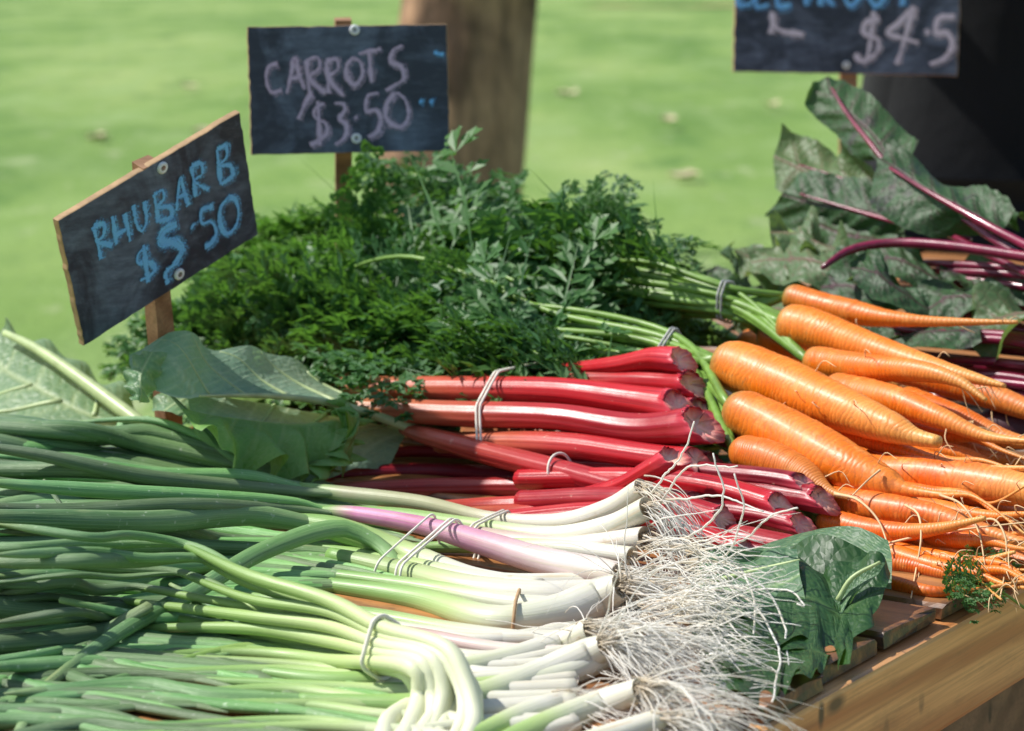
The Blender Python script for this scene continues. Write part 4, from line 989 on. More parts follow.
def build_greens():
    th = thing('leafy_greens', R(800, 640, 1.3, 0.) * [1, 1, 0] + [0, 0, T + .011], 'folded dark green leaves with trimmed ends beside the onion roots at the table edge', 'greens')
    A = [
        ([[(740, 552, 1.45), (800, 530, 1.48), (850, 528, 1.48), (888, 540, 1.47)], [(745, 570, 1.43), (805, 548, 1.46), (850, 552, 1.46), (892, 560, 1.45)], [(750, 590, 1.42), (810, 580, 1.44), (850, 585, 1.44), (890, 588, 1.43)]], 'gback', 4),
        ([[(700, 556, 1.42), (740, 556, 1.42), (780, 552, 1.42), (796, 548, 1.42)], [(700, 575, 1.40), (740, 580, 1.39), (780, 582, 1.39), (800, 576, 1.39)], [(700, 612, 1.37), (740, 620, 1.36), (780, 618, 1.36), (806, 606, 1.365)]], 'gback', 4),
        ([[(760, 576, 1.42), (800, 556, 1.43), (840, 568, 1.43), (866, 590, 1.42)], [(770, 610, 1.38), (805, 590, 1.385), (835, 600, 1.39), (856, 622, 1.39)], [(775, 650, 1.34), (805, 640, 1.34), (830, 650, 1.35), (850, 664, 1.355)]], 'dleaf', 5),
        ([[(820, 580, 1.42), (850, 562, 1.43), (878, 556, 1.43), (894, 566, 1.43)], [(828, 620, 1.38), (852, 600, 1.39), (872, 590, 1.40), (884, 592, 1.40)], [(838, 662, 1.35), (852, 640, 1.36), (866, 626, 1.37), (874, 618, 1.375)]], 'dleaf', 4),
        ([[(838, 592, 1.39), (848, 574, 1.395), (866, 566, 1.40), (886, 562, 1.405)], [(838, 608, 1.385), (848, 592, 1.39), (860, 580, 1.395), (878, 574, 1.40)], [(836, 632, 1.375), (844, 616, 1.38), (852, 600, 1.385), (862, 588, 1.39)]], 'gback', 3),
        ([[(720, 600, 1.38), (760, 592, 1.385), (790, 596, 1.385), (815, 606, 1.38)], [(722, 640, 1.33), (760, 640, 1.33), (786, 644, 1.335), (808, 640, 1.34)], [(724, 680, 1.285), (758, 688, 1.28), (782, 690, 1.285), (800, 676, 1.30)]], 'dleaf', 5),
        ([[(700, 610, 1.35), (735, 612, 1.35), (765, 622, 1.345), (790, 636, 1.34)], [(700, 645, 1.31), (732, 652, 1.305), (760, 660, 1.305), (785, 662, 1.31)], [(700, 684, 1.27), (730, 698, 1.26), (756, 702, 1.26), (778, 694, 1.27)]], 'dleaf', 4),
        ([[(770, 620, 1.37), (796, 612, 1.375), (818, 618, 1.375), (834, 640, 1.37)], [(772, 650, 1.335), (794, 650, 1.335), (814, 652, 1.34), (826, 660, 1.345)], [(774, 676, 1.31), (792, 684, 1.305), (808, 682, 1.31), (818, 672, 1.32)]], 'dleaf', 4),
        ([[(690, 560, 1.44), (740, 548, 1.45), (800, 545, 1.46), (870, 550, 1.455)], [(690, 600, 1.40), (740, 590, 1.41), (800, 590, 1.415), (860, 600, 1.41)], [(690, 650, 1.35), (740, 650, 1.35), (800, 650, 1.355), (846, 645, 1.365)]], 'dleaf', 5),
    ]
    for i, (r, m, nvn) in enumerate(A):
        leaf(th, r, m, ruffle=.005 if m == 'dleaf' else .002, nveins=nvn, seed=60 + i, nu=36, nv=25, edge=.012, rf_hi=11, rw=.5)
    for c in ([(838, 600, 1.385, 6), (852, 578, 1.39, 5), (880, 562, 1.40, 3)], [(700, 585, 1.385, 6), (750, 572, 1.40, 5), (800, 560, 1.41, 3)]):
        r = MB(); pxtube(r, c, n=12, ns=7); r.build('midrib', M['rib'], th)

# ------------------------------------------------------------------ spring onions
def onion_leaf_mesh(ctrl, g, n=40, ns=12):
    mb = MB(); rid = np.tile(.5 + .5 * np.cos(4 * np.linspace(0, 2 * np.pi, ns, endpoint=False)), n)
    pxtube(mb, ctrl, n=n, ns=ns, roll=g.uniform(0, 6), flat=g.uniform(.5, .9), jit=wobble(n, ns, .045, 2, int(g.integers(1e6))))
    r = np.full(mb.n, .5); r[:len(rid)] = rid; mb.at['ridge'] = [(0, r)]
    return mb

def roots(parent, base, d, g, n=70, L=(.03, .075), spread=.42, droop=1.3):
    mb = MB(); n = int(n * .72)
    tuft = [d + g.normal(0, spread, 3) * [1, 1, .6] + [0, 0, -.05] for _ in range(7)]
    for i in range(n):
        v = tuft[i % 7] + g.normal(0, .17, 3); v /= np.linalg.norm(v); l = g.uniform(*L) * 1.25 * (1.25 if g.uniform() < .15 else 1)
        m = 9; P = np.zeros((m, 3)); P[0] = base + g.normal(0, .003, 3); st = l / (m - 1)
        for k in range(1, m):
            v = v + g.normal(0, .13, 3) + np.array([0, 0, -.10 * droop]); v /= np.linalg.norm(v)
            P[k] = P[k - 1] + v * st
            on = (P[k, 0] * KX + P[k, 1] * KY) < KR
            if on and P[k, 2] < T + .012: P[k, 2] = T + .012 + g.uniform(0, .002)
        P = catmull(P, 14)
        tube(mb, P, np.linspace(.00050, .00018, 14) * g.uniform(.4, 1.25), 4, tone=g.uniform(0, 1))
    return mb.build('roots', M['root'], parent)

def onion(th, ctrl, purple=0., leaves=(), rt=70, seed=0, bent=0., rootkw=None, n=46, cap='cut', rootdir=None):
    g = np.random.default_rng(seed); mb = MB()
    Q = pxtube(mb, [(*ctrl[0][:3], ctrl[0][3] * .7)] + list(ctrl[1:]), n=n, ns=18, cap1=cap, jit=wobble(n, 18, .014, 1.5, seed), purple=purple, bent=bent, flat=.93)
    parent_q.setdefault(th.name, []).append(Q)
    o = mb.build('onion_stem', M['stem'], th)
    for c in leaves:
        c = list(c); k1 = ctrl[1]; c[0] = (*c[0][:3], max(c[0][3], ctrl[0][3] * .72)); c = [(k1[0], k1[1], k1[2], ctrl[0][3] * .6)] + c
        onion_leaf_mesh(c, g).build('leaf', M['oleaf'], o)
    if rt:
        d = Q[-1, :3] - Q[-4, :3]; d /= np.linalg.norm(d)
        d = d * .45 + np.array([.80, -.50, -.10]); d /= np.linalg.norm(d)
        roots(o, Q[-1, :3], d, g, rt, **(rootkw or {}))
    return o

def fan(start, ends, th0, g, row1=None, tip=None, bow=14):
    """leaf control points from a stem's top out to each end (px, py, row)"""
    out = []
    for (x, y, r) in ends:
        r += g.normal(0, .028); y += g.normal(0, 6)
        w = th0 * g.uniform(.75, 1.35); mx, my, mr = (start[0] + x) / 2, (start[1] + y) / 2 - g.uniform(-.5, 1.2) * bow, (start[2] + r) / 2 - g.uniform(-.01, .03)
        q = (start[0] * .72 + x * .28, start[1] * .72 + y * .28 - g.uniform(-.3, .8) * bow * .6, start[2] * .72 + r * .28)
        out.append([(start[0], start[1], start[2], th0 * .8), (*q, w), (mx, my, mr, w * 1.05), (mx * .4 + x * .6, my * .4 + y * .6, mr * .4 + r * .6, w * .9), (x, y, r, w * .12)])
    return out

def build_onions():
    g = np.random.default_rng(77)
    def bunch(label, px, py, row):
        return thing('spring_onion_bunch', R(px, py, row, 0.) * [1, 1, 0] + [0, 0, T + .011], label, 'spring onions', 'bunches of spring onions')
    def E(x0, x1, y0, y1, r0, r1, n):
        return [(g.uniform(x0, x1), y, r0 + (r1 - r0) * i / max(1, n - 1)) for i, y in enumerate(np.linspace(y0, y1, n) + g.normal(0, 5, n))]
    # top bunch against the rhubarb
    A = bunch('topmost bunch of thin spring onions, lying against the rhubarb with upturned bulbs', 480, 520, 1.45)
    onion(A, [(300, 487, 1.433, 15), (345, 494, 1.436, 17), (420, 503, 1.443, 17), (490, 519, 1.450, 17), (560, 522, 1.445, 20), (610, 508, 1.440, 22), (642, 488, 1.435, 22)], .55,
          [[(312, 489, 1.435, 9), (270, 478, 1.428, 9), (225, 452, 1.421, 9), (195, 420, 1.420, 7), (164, 388, 1.420, 2)],
           [(310, 490, 1.435, 12), (250, 476, 1.405, 18), (150, 472, 1.350, 18), (60, 458, 1.300, 16), (-40, 444, 1.260, 9)],
           [(306, 492, 1.424, 12), (240, 486, 1.393, 16), (140, 476, 1.330, 18), (40, 455, 1.280, 16), (-60, 440, 1.240, 6)]], seed=1, rt=70, rootkw=dict(L=(.02, .05), droop=2.2))
    onion(A, [(330, 510, 1.408, 16), (400, 516, 1.420, 18), (470, 526, 1.427, 19), (550, 536, 1.430, 22), (610, 526, 1.420, 24), (648, 508, 1.415, 26)], .05,
          fan((335, 511, 1.44), E(-150, 10, 450, 480, 1.270, 1.230, 3), 17, g), seed=2, rt=80, rootkw=dict(L=(.02, .055), droop=2.2))
    onion(A, [(360, 520, 1.393, 14), (460, 532, 1.410, 17), (560, 546, 1.415, 22), (645, 538, 1.410, 26)], .75, fan((362, 520, 1.42), E(-150, 10, 480, 500, 1.250, 1.210, 2), 16, g), seed=3, rt=60)
    hug(A, parent_q[A.name], 487, .0008, loops=2, slant=.1)
    # middle bunch with the pink stem
    B = bunch('spring onion bunch with one bright pink stem, tied by two white rubber bands', 430, 560, 1.38)
    onion(B, [(318, 510, 1.353, 12), (350, 513, 1.355, 16), (420, 525, 1.362, 20), (480, 542, 1.366, 26), (540, 560, 1.365, 30), (590, 570, 1.360, 32), (619, 575, 1.355, 28)], 1.0,
          [[(330, 511, 1.356, 8), (296, 502, 1.338, 12), (200, 496, 1.270, 20), (90, 490, 1.200, 20), (-40, 480, 1.130, 10)],
           [(330, 513, 1.351, 8), (280, 508, 1.324, 14), (180, 505, 1.240, 20), (60, 510, 1.170, 18), (-50, 505, 1.110, 8)]], seed=4, rt=110, rootkw=dict(L=(.03, .085)))
    onion(B, [(290, 520, 1.331, 24), (340, 530, 1.338, 27), (410, 556, 1.344, 28), (470, 578, 1.348, 26), (540, 590, 1.350, 26)], .0,
          [[(320, 526, 1.338, 20), (250, 515, 1.297, 26), (150, 522, 1.210, 28), (50, 520, 1.140, 26), (-50, 517, 1.080, 20)]], seed=5, rt=0, cap='pt')
    onion(B, [(330, 555, 1.316, 24), (400, 572, 1.327, 27), (470, 590, 1.333, 33), (540, 598, 1.335, 38), (588, 596, 1.330, 36), (612, 590, 1.330, 26)], .35,
          [[(380, 545, 1.332, 16), (340, 528, 1.318, 22), (270, 548, 1.252, 20), (200, 588, 1.160, 19), (120, 632, 1.070, 17), (40, 690, 0.980, 10)]] + fan((340, 556, 1.355), E(-150, 10, 545, 580, 1.070, 1.030, 3), 22, g), seed=6, rt=110, rootkw=dict(L=(.03, .085)))
    onion(B, [(400, 548, 1.372, 14), (500, 546, 1.395, 17), (570, 549, 1.395, 19), (632, 556, 1.390, 20)], .0, [], seed=7, rt=20, rootkw=dict(L=(.01, .03)))
    onion(B, [(300, 545, 1.339, 22), (400, 566, 1.357, 24), (500, 584, 1.370, 26), (600, 585, 1.365, 26)], .1, fan((310, 546, 1.385), E(-150, 10, 530, 590, 1.110, 1.030, 4), 20, g), seed=8, rt=60)
    hug(B, [parent_q[B.name][i] for i in (0, 1, 2, 3)], 414, .0008, slant=.1)
    hug(B, [parent_q[B.name][i] for i in (0, 1, 2, 3)], 442, .0008, loops=2, slant=-.25)
    # shaded bunch between, fat bulb
    C = bunch('shaded spring onion bunch with fat pale bulbs, tucked under the pink stemmed bunch', 520, 615, 1.31)
    onion(C, [(330, 585, 1.359, 24), (420, 600, 1.345, 27), (500, 622, 1.327, 36), (560, 615, 1.315, 46), (600, 598, 1.310, 44), (622, 586, 1.310, 30)], .0,
          fan((336, 586, 1.34), E(-150, 10, 590, 630, 1.130, 1.080, 4), 22, g), seed=9, rt=120, rootkw=dict(L=(.03, .08)))
    onion(C, [(300, 606, 1.332, 18), (380, 618, 1.319, 20), (460, 632, 1.306, 20), (540, 640, 1.290, 18), (600, 640, 1.285, 16)], .15, fan((310, 607, 1.31), E(-150, 10, 610, 650, 1.090, 1.060, 3), 19, g), seed=10, rt=50)
    onion(C, [(330, 622, 1.309, 16), (420, 636, 1.295, 18), (500, 650, 1.277, 18), (580, 655, 1.270, 20)], .8, fan((336, 622, 1.29), E(-50, 140, 620, 660, 1.080, 1.030, 3), 18, g), seed=11, rt=50)
    onion(C, [(330, 575, 1.389, 20), (430, 590, 1.369, 22), (520, 606, 1.350, 26), (606, 610, 1.340, 26)], .0, fan((336, 576, 1.37), E(-150, 10, 560, 600, 1.190, 1.150, 3), 20, g), seed=12, rt=60)
    hug(C, [parent_q[C.name][i] for i in (0, 3)], 516, .0010, 'ply')
    # front bunch of thick white bulbs
    Dd = bunch('front bunch of thick white spring onions with a mass of tangled pale roots', 530, 680, 1.2)
    onion(Dd, [(260, 672, 1.235, 20), (340, 682, 1.23, 22), (430, 676, 1.225, 26), (510, 660, 1.22, 29), (560, 644, 1.22, 31), (592, 630, 1.22, 28)], .0, fan((266, 672, 1.235), E(-150, 10, 640, 680, 1.02, 1.0, 3), 20, g), seed=13, rt=130, rootkw=dict(L=(.03, .075)))
    onion(Dd, [(300, 700, 1.205, 22), (400, 706, 1.20, 27), (470, 700, 1.195, 32), (540, 676, 1.19, 37), (590, 654, 1.19, 36), (606, 646, 1.19, 26)], .0, fan((306, 700, 1.205), E(-150, 10, 680, 715, 1.0, .97, 3), 21, g), seed=14, rt=130, rootkw=dict(L=(.03, .075)))
    onion(Dd, [(440, 752, 1.165, 20), (480, 736, 1.16, 25), (520, 718, 1.155, 29), (545, 709, 1.15, 30), (562, 703, 1.15, 24)], .05, [], seed=15, rt=120, rootkw=dict(L=(.03, .07)))
    onion(Dd, [(470, 764, 1.15, 20), (490, 752, 1.145, 25), (530, 734, 1.135, 32), (600, 706, 1.13, 34), (640, 690, 1.13, 26)], .0, [], seed=16, rt=120, rootkw=dict(L=(.03, .07)))
    onion(Dd, [(340, 690, 1.23, 18), (460, 690, 1.225, 24), (560, 676, 1.22, 30), (630, 640, 1.22, 28)], .0, [], seed=17, rt=110, rootkw=dict(L=(.03, .075)))
    onion(Dd, [(480, 784, 1.12, 22), (520, 766, 1.115, 26), (600, 740, 1.11, 28), (660, 720, 1.11, 24)], .0, [], seed=18, rt=110, rootkw=dict(L=(.025, .06)))
    # bent bunch in front
    Eb = bunch('thin spring onions bent over in a white loop by a rubber band at the front', 400, 650, 1.13)
    for i in range(10):
        s = i / 9.0; o = g.normal(0, 3, 8)
        x0 = 150 + g.uniform(-40, 60); y0 = 545 + s * 125; rr = .012 * (i % 2)
        w = g.uniform(.8, 1.3); o = g.normal(0, 6, 10); rr -= .02
        c = [(x0, y0, 1.13 - .02 * s, 10 * w), (250, 580 + s * 80 + o[0], 1.13 + rr, 13 * w), (330, 602 + s * 62 + o[1] * .6, 1.125 + rr, 15 * w), (384, 628 + s * 38, 1.11 - .01 * s + rr, 16 * w),
             (414 + (1 - s) * 34 + o[2] * .5, 650 + s * 24, 1.10 - .012 * s + rr, 18 * w), (416 + (1 - s) * 56 + o[4] * .8, 688 + s * 8, 1.09 + rr, 18 * w), (400 + (1 - s) * 74 + o[5], 722, 1.075 + rr, 18 * w), (376 + (1 - s) * 80 + o[6], 764, 1.06 + rr, 17 * w), (340 + (1 - s) * 70, 800, 1.04, 14 * w)]
        onion(Eb, c, .0, fan((x0 + 4, y0, 1.13 - .02 * s), E(-150, 10, 520 + s * 170, 545 + s * 170, 1.03, 1.0, 2), 13, g, bow=8), seed=40 + i, rt=0, bent=1., cap='pt', n=60)
    hug(Eb, [q[:30] for q in parent_q[Eb.name]], 386, .0012)
    # heap of loose green leaves beneath and between, belonging to bunches whose bulbs are hidden
    Fb = bunch('bunch of long green onion leaves spreading over the left front corner', 260, 640, 1.1)
    def filler(th, x, y, r, leaves, seed, run=.07):
        """long leaves that run out from under the heap"""
        p = R(x, y, r); kd = np.array([KX, KY, 0]); gg = np.random.default_rng(seed); zt = min(0, T + .013 - p[2])
        for c in leaves:
            w = c[0][3]; j = gg.normal(0, .004, 3) * [1, 1, 0]
            pts = [(*(p + kd * run + j * 2 + [0, 0, zt]), w * .25), (*(p + kd * run * .5 + j * 1.5 + [0, 0, zt * .6]), w)]
            pts += [(*R(q[0], q[1], q[2]), q[3]) for q in c[1:]]
            mb = MB(); n, ns = 46, 12; dep = depth(p)
            Q = catmull([[*q[:3], q[3] * .5 * dep / F] for q in pts], n); Q[:, 3] = np.maximum(Q[:, 3], .0005)
            tube(mb, Q[:, :3], Q[:, 3], ns, roll=gg.uniform(0, 6), flat=gg.uniform(.45, .85), jit=wobble(n, ns, .05, 2, int(gg.integers(1e6))))
            mb.at['ridge'] = [(0, np.resize(.5 + .5 * np.cos(4 * np.linspace(0, 2 * np.pi, ns, endpoint=False)), mb.n))]
            mb.build('leaf', M['oleaf'], th)
    for i in range(15):
        s = i / 14; r = 1.285 - .165 * s; k = g.normal(0, 5, 6); x0 = g.uniform(120, 250); y0 = 584 + 148 * s + k[0]; w = g.uniform(.8, 1.2)
        c = [(x0, y0, r - .05, 13 * w), (300 + g.uniform(-15, 15), 606 + 122 * s + k[1], r - .01, 15 * w), (400, 626 + 112 * s + k[2], r, 17 * w), (490, 640 + 98 * s + k[3], r, 19 * w), (575, 636 + 92 * s + k[4], r, 21 * w)]
        onion(Fb, c, .25 if i % 5 == 2 else 0., fan((x0 + 6, y0, r - .05), E(-170, -40, y0 - 30, y0 + 12, r - .14, r - .17, 3), 15, g, bow=14), seed=80 + i, rt=0, cap='pt')
    for i in range(10):
        s = i / 9; y = 552 + 176 * s + g.normal(0, 6); x = g.uniform(60, 330); r = 1.265 - .175 * s; k = g.normal(0, 14)
        filler(Fb, x, y, r, fan((x, y, r), E(-190, -40, y - 30 + k, y + 22 + k, r - .14, r - .17, 2), g.uniform(12, 24), g, bow=22), 180 + i, .10)
    Gb = bunch('bunch of waxy green onion leaves fanned across the far left under the rhubarb leaf', 280, 520, 1.36)
    for i in range(15):
        s = i / 14; y = 458 + 96 * s + g.normal(0, 4); x = 230 + g.uniform(-50, 60) + 20 * s; r = 1.47 - .13 * s; k = g.normal(0, 10)
        filler(Gb, x, y, r, fan((x, y, r), E(-190, -40, y - 24 - 6 * s + k, y + k, r - .14, r - .17, 3), g.uniform(16, 25), g, bow=14), 110 + i, .10)
    # odd leaves lying across the others
    for i, c in enumerate([[(150, 420, 1.47, 12), (122, 424, 1.46, 12), (126, 440, 1.45, 9)], [(300, 470, 1.46, 9), (210, 440, 1.45, 10), (150, 420, 1.44, 9), (60, 424, 1.42, 5)], [(90, 560, 1.17, 8), (70, 520, 1.19, 7), (44, 480, 1.22, 3)],
                           [(20, 730, 1.0, 12), (40, 690, 1.02, 15), (90, 640, 1.06, 17), (150, 606, 1.10, 16)], [(300, 700, 1.10, 16), (240, 668, 1.12, 17), (170, 650, 1.10, 15), (90, 655, 1.04, 8)], [(340, 612, 1.19, 14), (250, 606, 1.17, 17), (160, 618, 1.11, 16), (60, 600, 1.06, 9)],
                           [(360, 690, 1.12, 15), (280, 650, 1.14, 16), (220, 610, 1.15, 13), (170, 584, 1.15, 5)]]):
        onion_leaf_mesh(c, g).build('leaf', M['oleaf'], Fb if i > 2 else Gb)
    # long strands standing clear of the tangle
    host = [o for o in A.children if o.name.startswith('onion_stem')][0]
    long = [[(648, 505, 1.43), (664, 480, 1.425), (684, 450, 1.42), (694, 422, 1.42)], [(655, 512, 1.43), (690, 470, 1.42), (740, 470, 1.41)], [(690, 545, 1.39), (720, 560, 1.36), (738, 520, 1.35), (732, 478, 1.35)],
            [(690, 550, 1.38), (735, 545, 1.36), (770, 520, 1.35), (790, 514, 1.345)], [(700, 575, 1.36), (750, 575, 1.34), (776, 600, 1.33), (790, 640, 1.31), (797, 682, 1.29)], [(700, 580, 1.36), (755, 590, 1.33), (790, 590, 1.33), (802, 606, 1.32), (794, 602, 1.32)],
            [(690, 560, 1.37), (740, 566, 1.34), (757, 600, 1.32), (755, 640, 1.30), (738, 690, 1.27)], [(690, 590, 1.34), (745, 600, 1.32), (772, 640, 1.30), (778, 662, 1.29), (770, 705, 1.27)], [(680, 540, 1.38), (700, 530, 1.37), (720, 505, 1.36), (706, 460, 1.36)], [(665, 500, 1.42), (710, 498, 1.41), (756, 516, 1.40)]]
    mb = MB()
    for c in long:
        P = catmull([R(*p) for p in c], 26); P += np.cumsum(g.normal(0, .0004, P.shape), 0); tube(mb, P, np.linspace(.0008, .0005, 26), 5, tone=.8)
    gg = np.random.default_rng(5)
    # the thick mat of roots combed to the right
    for i in range(110):
        sx, sy, sr = gg.uniform(636, 690), gg.uniform(540, 660), 0; sr = 1.40 - (sy - 500) / 160 * .16
        ex = sx + gg.uniform(50, 125); ey = sy + gg.uniform(-30, 45); er = sr - gg.uniform(.0, .03)
        P = catmull([R(sx, sy, sr), R((sx * 2 + ex) / 3, sy - gg.uniform(-6, 14), sr), R((sx + 2 * ex) / 3, (sy + 2 * ey) / 3 - gg.uniform(-8, 14), er), R(ex, ey, er)], 16)
        P += np.cumsum(gg.normal(0, .00045, P.shape), 0); tube(mb, P, np.linspace(.00052, .00022, 16) * gg.uniform(.4, 1.25), 4, tone=gg.uniform(0, 1))
    mb.build('roots', M['root'], host)

# ------------------------------------------------------------------ beetroot
def build_beets():
    t1 = thing('beetroot_bunch', R(1000, 300, 2.1, 0) * [1, 1, 0] + [0, 0, T + .011], 'beetroot bunch with tall dark green leaves and crimson midribs below the $4.5 sign', 'beetroot', 'bunches of beetroot')
    kw = dict(ribmat='bstalk')
    leaf(t1, [[(884, 160, 2.20), (860, 150, 2.22), (828, 130, 2.24), (806, 105, 2.25), (812, 82, 2.26)], [(880, 168, 2.18), (866, 138, 2.21), (846, 112, 2.24), (834, 92, 2.26), (830, 76, 2.28)], [(922, 150, 2.20), (908, 128, 2.23), (886, 108, 2.25), (864, 88, 2.27), (845, 76, 2.29)]],
         'beetleaf', v0=1, ruffle=.0085, nveins=5, seed=20, rib=[(960, 215, 2.10, 8), (900, 178, 2.155, 7), (866, 138, 2.195, 5), (846, 112, 2.225, 4), (832, 88, 2.25, 2)], rw=1.1, rf_hi=15, edge=.03, **kw)
    leaf(t1, [[(1000, 244, 2.08), (960, 240, 2.09), (916, 232, 2.10), (880, 204, 2.12), (868, 176, 2.14)], [(1000, 232, 2.07), (960, 210, 2.09), (925, 190, 2.11), (896, 172, 2.13), (876, 160, 2.15)], [(1010, 222, 2.10), (976, 190, 2.13), (945, 168, 2.15), (916, 154, 2.17), (888, 152, 2.18)]],
         'beetleaf', v0=1, ruffle=.0085, nveins=6, seed=21, rib=[(1060, 262, 2.02, 11), (1000, 232, 2.06, 9), (960, 210, 2.08, 7), (925, 190, 2.10, 5), (890, 168, 2.13, 3)], rw=1.1, rf_hi=15, edge=.06, **kw)
    leaf(t1, [[(880, 215, 2.22), (840, 216, 2.22), (800, 206, 2.23), (772, 180, 2.25)], [(880, 190, 2.24), (840, 180, 2.25), (805, 165, 2.27), (775, 150, 2.28)], [(870, 165, 2.26), (840, 150, 2.28), (810, 138, 2.30), (785, 136, 2.30)]],
         'beetpale', ruffle=.0085, nveins=4, seed=22, rib=[(960, 230, 2.12, 7), (880, 192, 2.21, 5), (800, 165, 2.25, 2)], rw=1.1, rf_hi=15, edge=.035, **kw)
    leaf(t1, [[(890, 245, 2.18), (850, 240, 2.19), (805, 235, 2.20), (765, 215, 2.22)], [(895, 222, 2.17), (855, 212, 2.18), (815, 200, 2.20), (785, 190, 2.21)], [(900, 190, 2.20), (865, 180, 2.21), (830, 172, 2.22), (800, 172, 2.23)]],
         'beetleaf', ruffle=.0085, nveins=5, seed=23, rw=1.1, rf_hi=15, edge=.07, rib=[(970, 240, 2.12, 6), (895, 222, 2.165, 5), (800, 194, 2.20, 2)], **kw)
    leaf(t1, [[(960, 215, 2.16), (965, 200, 2.16), (975, 190, 2.16), (990, 192, 2.16)], [(975, 225, 2.14), (985, 212, 2.14), (998, 204, 2.14), (1010, 206, 2.14)], [(990, 236, 2.12), (1002, 226, 2.12), (1016, 220, 2.12), (1030, 222, 2.12)]], 'beetleaf', ruffle=.008, nveins=4, seed=24, nu=24, nv=17, rw=1.1, rf_hi=15)
    leaf(t1, [[(905, 215, 2.20), (880, 215, 2.21), (850, 205, 2.22), (825, 190, 2.23)], [(905, 240, 2.16), (875, 240, 2.17), (845, 235, 2.18), (815, 225, 2.19)], [(900, 262, 2.12), (870, 262, 2.13), (840, 262, 2.14), (810, 250, 2.15)]], 'beetleaf', ruffle=.0085, nveins=4, seed=25, nu=30, nv=21, rw=1.1, rf_hi=15)
    for c in ([(822, 268, 2.0, 5), (850, 250, 2.03, 9), (890, 243, 2.05, 10), (950, 246, 2.05, 11), (1060, 262, 2.04, 12)], [(960, 216, 2.10, 6), (1010, 250, 2.06, 9), (1070, 280, 2.02, 10)], [(880, 192, 2.21, 4), (960, 240, 2.10, 7), (1060, 290, 2.02, 9)]):
        s = MB(); pxtube(s, c, n=24, ns=9); s.build('stalk', M['bstalk'], t1)
    g = np.random.default_rng(61)
    for i in range(9):
        y = 262 + 7 * i; s = MB(); pxtube(s, [(880 + g.uniform(-20, 40), y + g.normal(0, 5), 2.14, 5), (950, y + 2, 2.11, 8), (1070, y + 14 + g.normal(0, 4), 2.08, 10)], n=18, ns=8); s.build('stalk', M['bstalk'], t1)
    g = np.random.default_rng(6)
    t2 = thing('beetroot_bunch', R(1000, 380, 2.0, 0) * [1, 1, 0] + [0, 0, T + .011], 'beetroot bunch lying low behind the carrots with red stalks and curled leaves', 'beetroot', 'bunches of beetroot')
    for i in range(15):
        s = i / 14; y = 325 + 78 * s + g.normal(0, 3); r = 2.02 - .06 * s + g.normal(0, .02)
        m = MB(); pxtube(m, [(860 + g.uniform(-30, 30), y - 14 + g.normal(0, 6), r + .02, 6), (930, y - 4, r, 8), (1000, y + g.normal(0, 3), r, 10), (1090, y + 12, r - .01, 11)], n=20, ns=8)
        m.build('stalk', M['bstalk'], t2)
    for i, (x, y, r, q) in enumerate([(1012, 428, 1.86, 46), (1090, 372, 1.94, 60), (1096, 410, 1.90, 60), (1088, 340, 2.0, 56)]):
        m = MB(); pxtube(m, [(x - 36, y - 6, r, 10), (x - 24, y - 4, r, q * .7), (x, y, r, q), (x + 22, y + 6, r, q * .7), (x + 40, y + 12, r, 8), (x + 70, y + 22, r, 3)], n=30, ns=20, jit=wobble(30, 20, .03, 1, i))
        m.build('beetroot', M['beet'], t2)
    L = [((905, 300, 2.02), (850, 288, 2.03), (790, 292, 2.04), 26, 'beetleaf'), ((860, 275, 2.05), (810, 262, 2.06), (750, 262, 2.08), 24, 'beetpale'), ((930, 310, 2.0), (880, 280, 2.0), (850, 268, 2.02), 22, 'beetleaf'),
         ((1010, 300, 2.04), (950, 300, 2.04), (905, 318, 2.03), 26, 'beetleaf'), ((800, 300, 2.08), (760, 270, 2.1), (735, 250, 2.12), 18, 'beetpale'), ((770, 320, 2.06), (735, 292, 2.08), (700, 280, 2.1), 20, 'beetleaf'),
         ((1060, 310, 2.0), (1010, 318, 2.0), (960, 335, 2.0), 22, 'beetpale'), ((980, 330, 1.98), (930, 335, 1.98), (880, 340, 1.99), 18, 'beetleaf'), ((850, 255, 2.09), (800, 240, 2.11), (770, 232, 2.12), 18, 'beetpale'),
         ((760, 300, 2.14), (738, 268, 2.15), (730, 246, 2.16), 12, 'beetleaf'), ((900, 330, 2.0), (850, 318, 2.01), (800, 322, 2.02), 20, 'beetleaf'), ((940, 280, 2.08), (900, 262, 2.09), (850, 262, 2.1), 24, 'beetleaf'),
         ((830, 330, 2.03), (780, 312, 2.05), (730, 318, 2.07), 20, 'beetpale'), ((1040, 290, 2.09), (990, 282, 2.1), (940, 270, 2.1), 22, 'beetleaf')]
    for i, (a, b, c, w, m) in enumerate(L):
        rr = []
        for sgn, dr in ((1, -.03), (0, 0), (-1, .03)):
            rr.append([(a[0], a[1] + sgn * w * .4, a[2] + dr * .4), (b[0], b[1] + sgn * w * .95 - (6 if sgn == 0 else 0), b[2] + dr), ((b[0] + c[0]) / 2, (b[1] + c[1]) / 2 + sgn * w * .9, (b[2] + c[2]) / 2 + dr), (c[0], c[1] + sgn * w * .3, c[2] + dr * .3)])
        leaf(t2, rr, m, ruffle=.0085, nveins=5, seed=500 + i, nu=30, nv=21, rw=1.1, rf_hi=15, edge=.06)

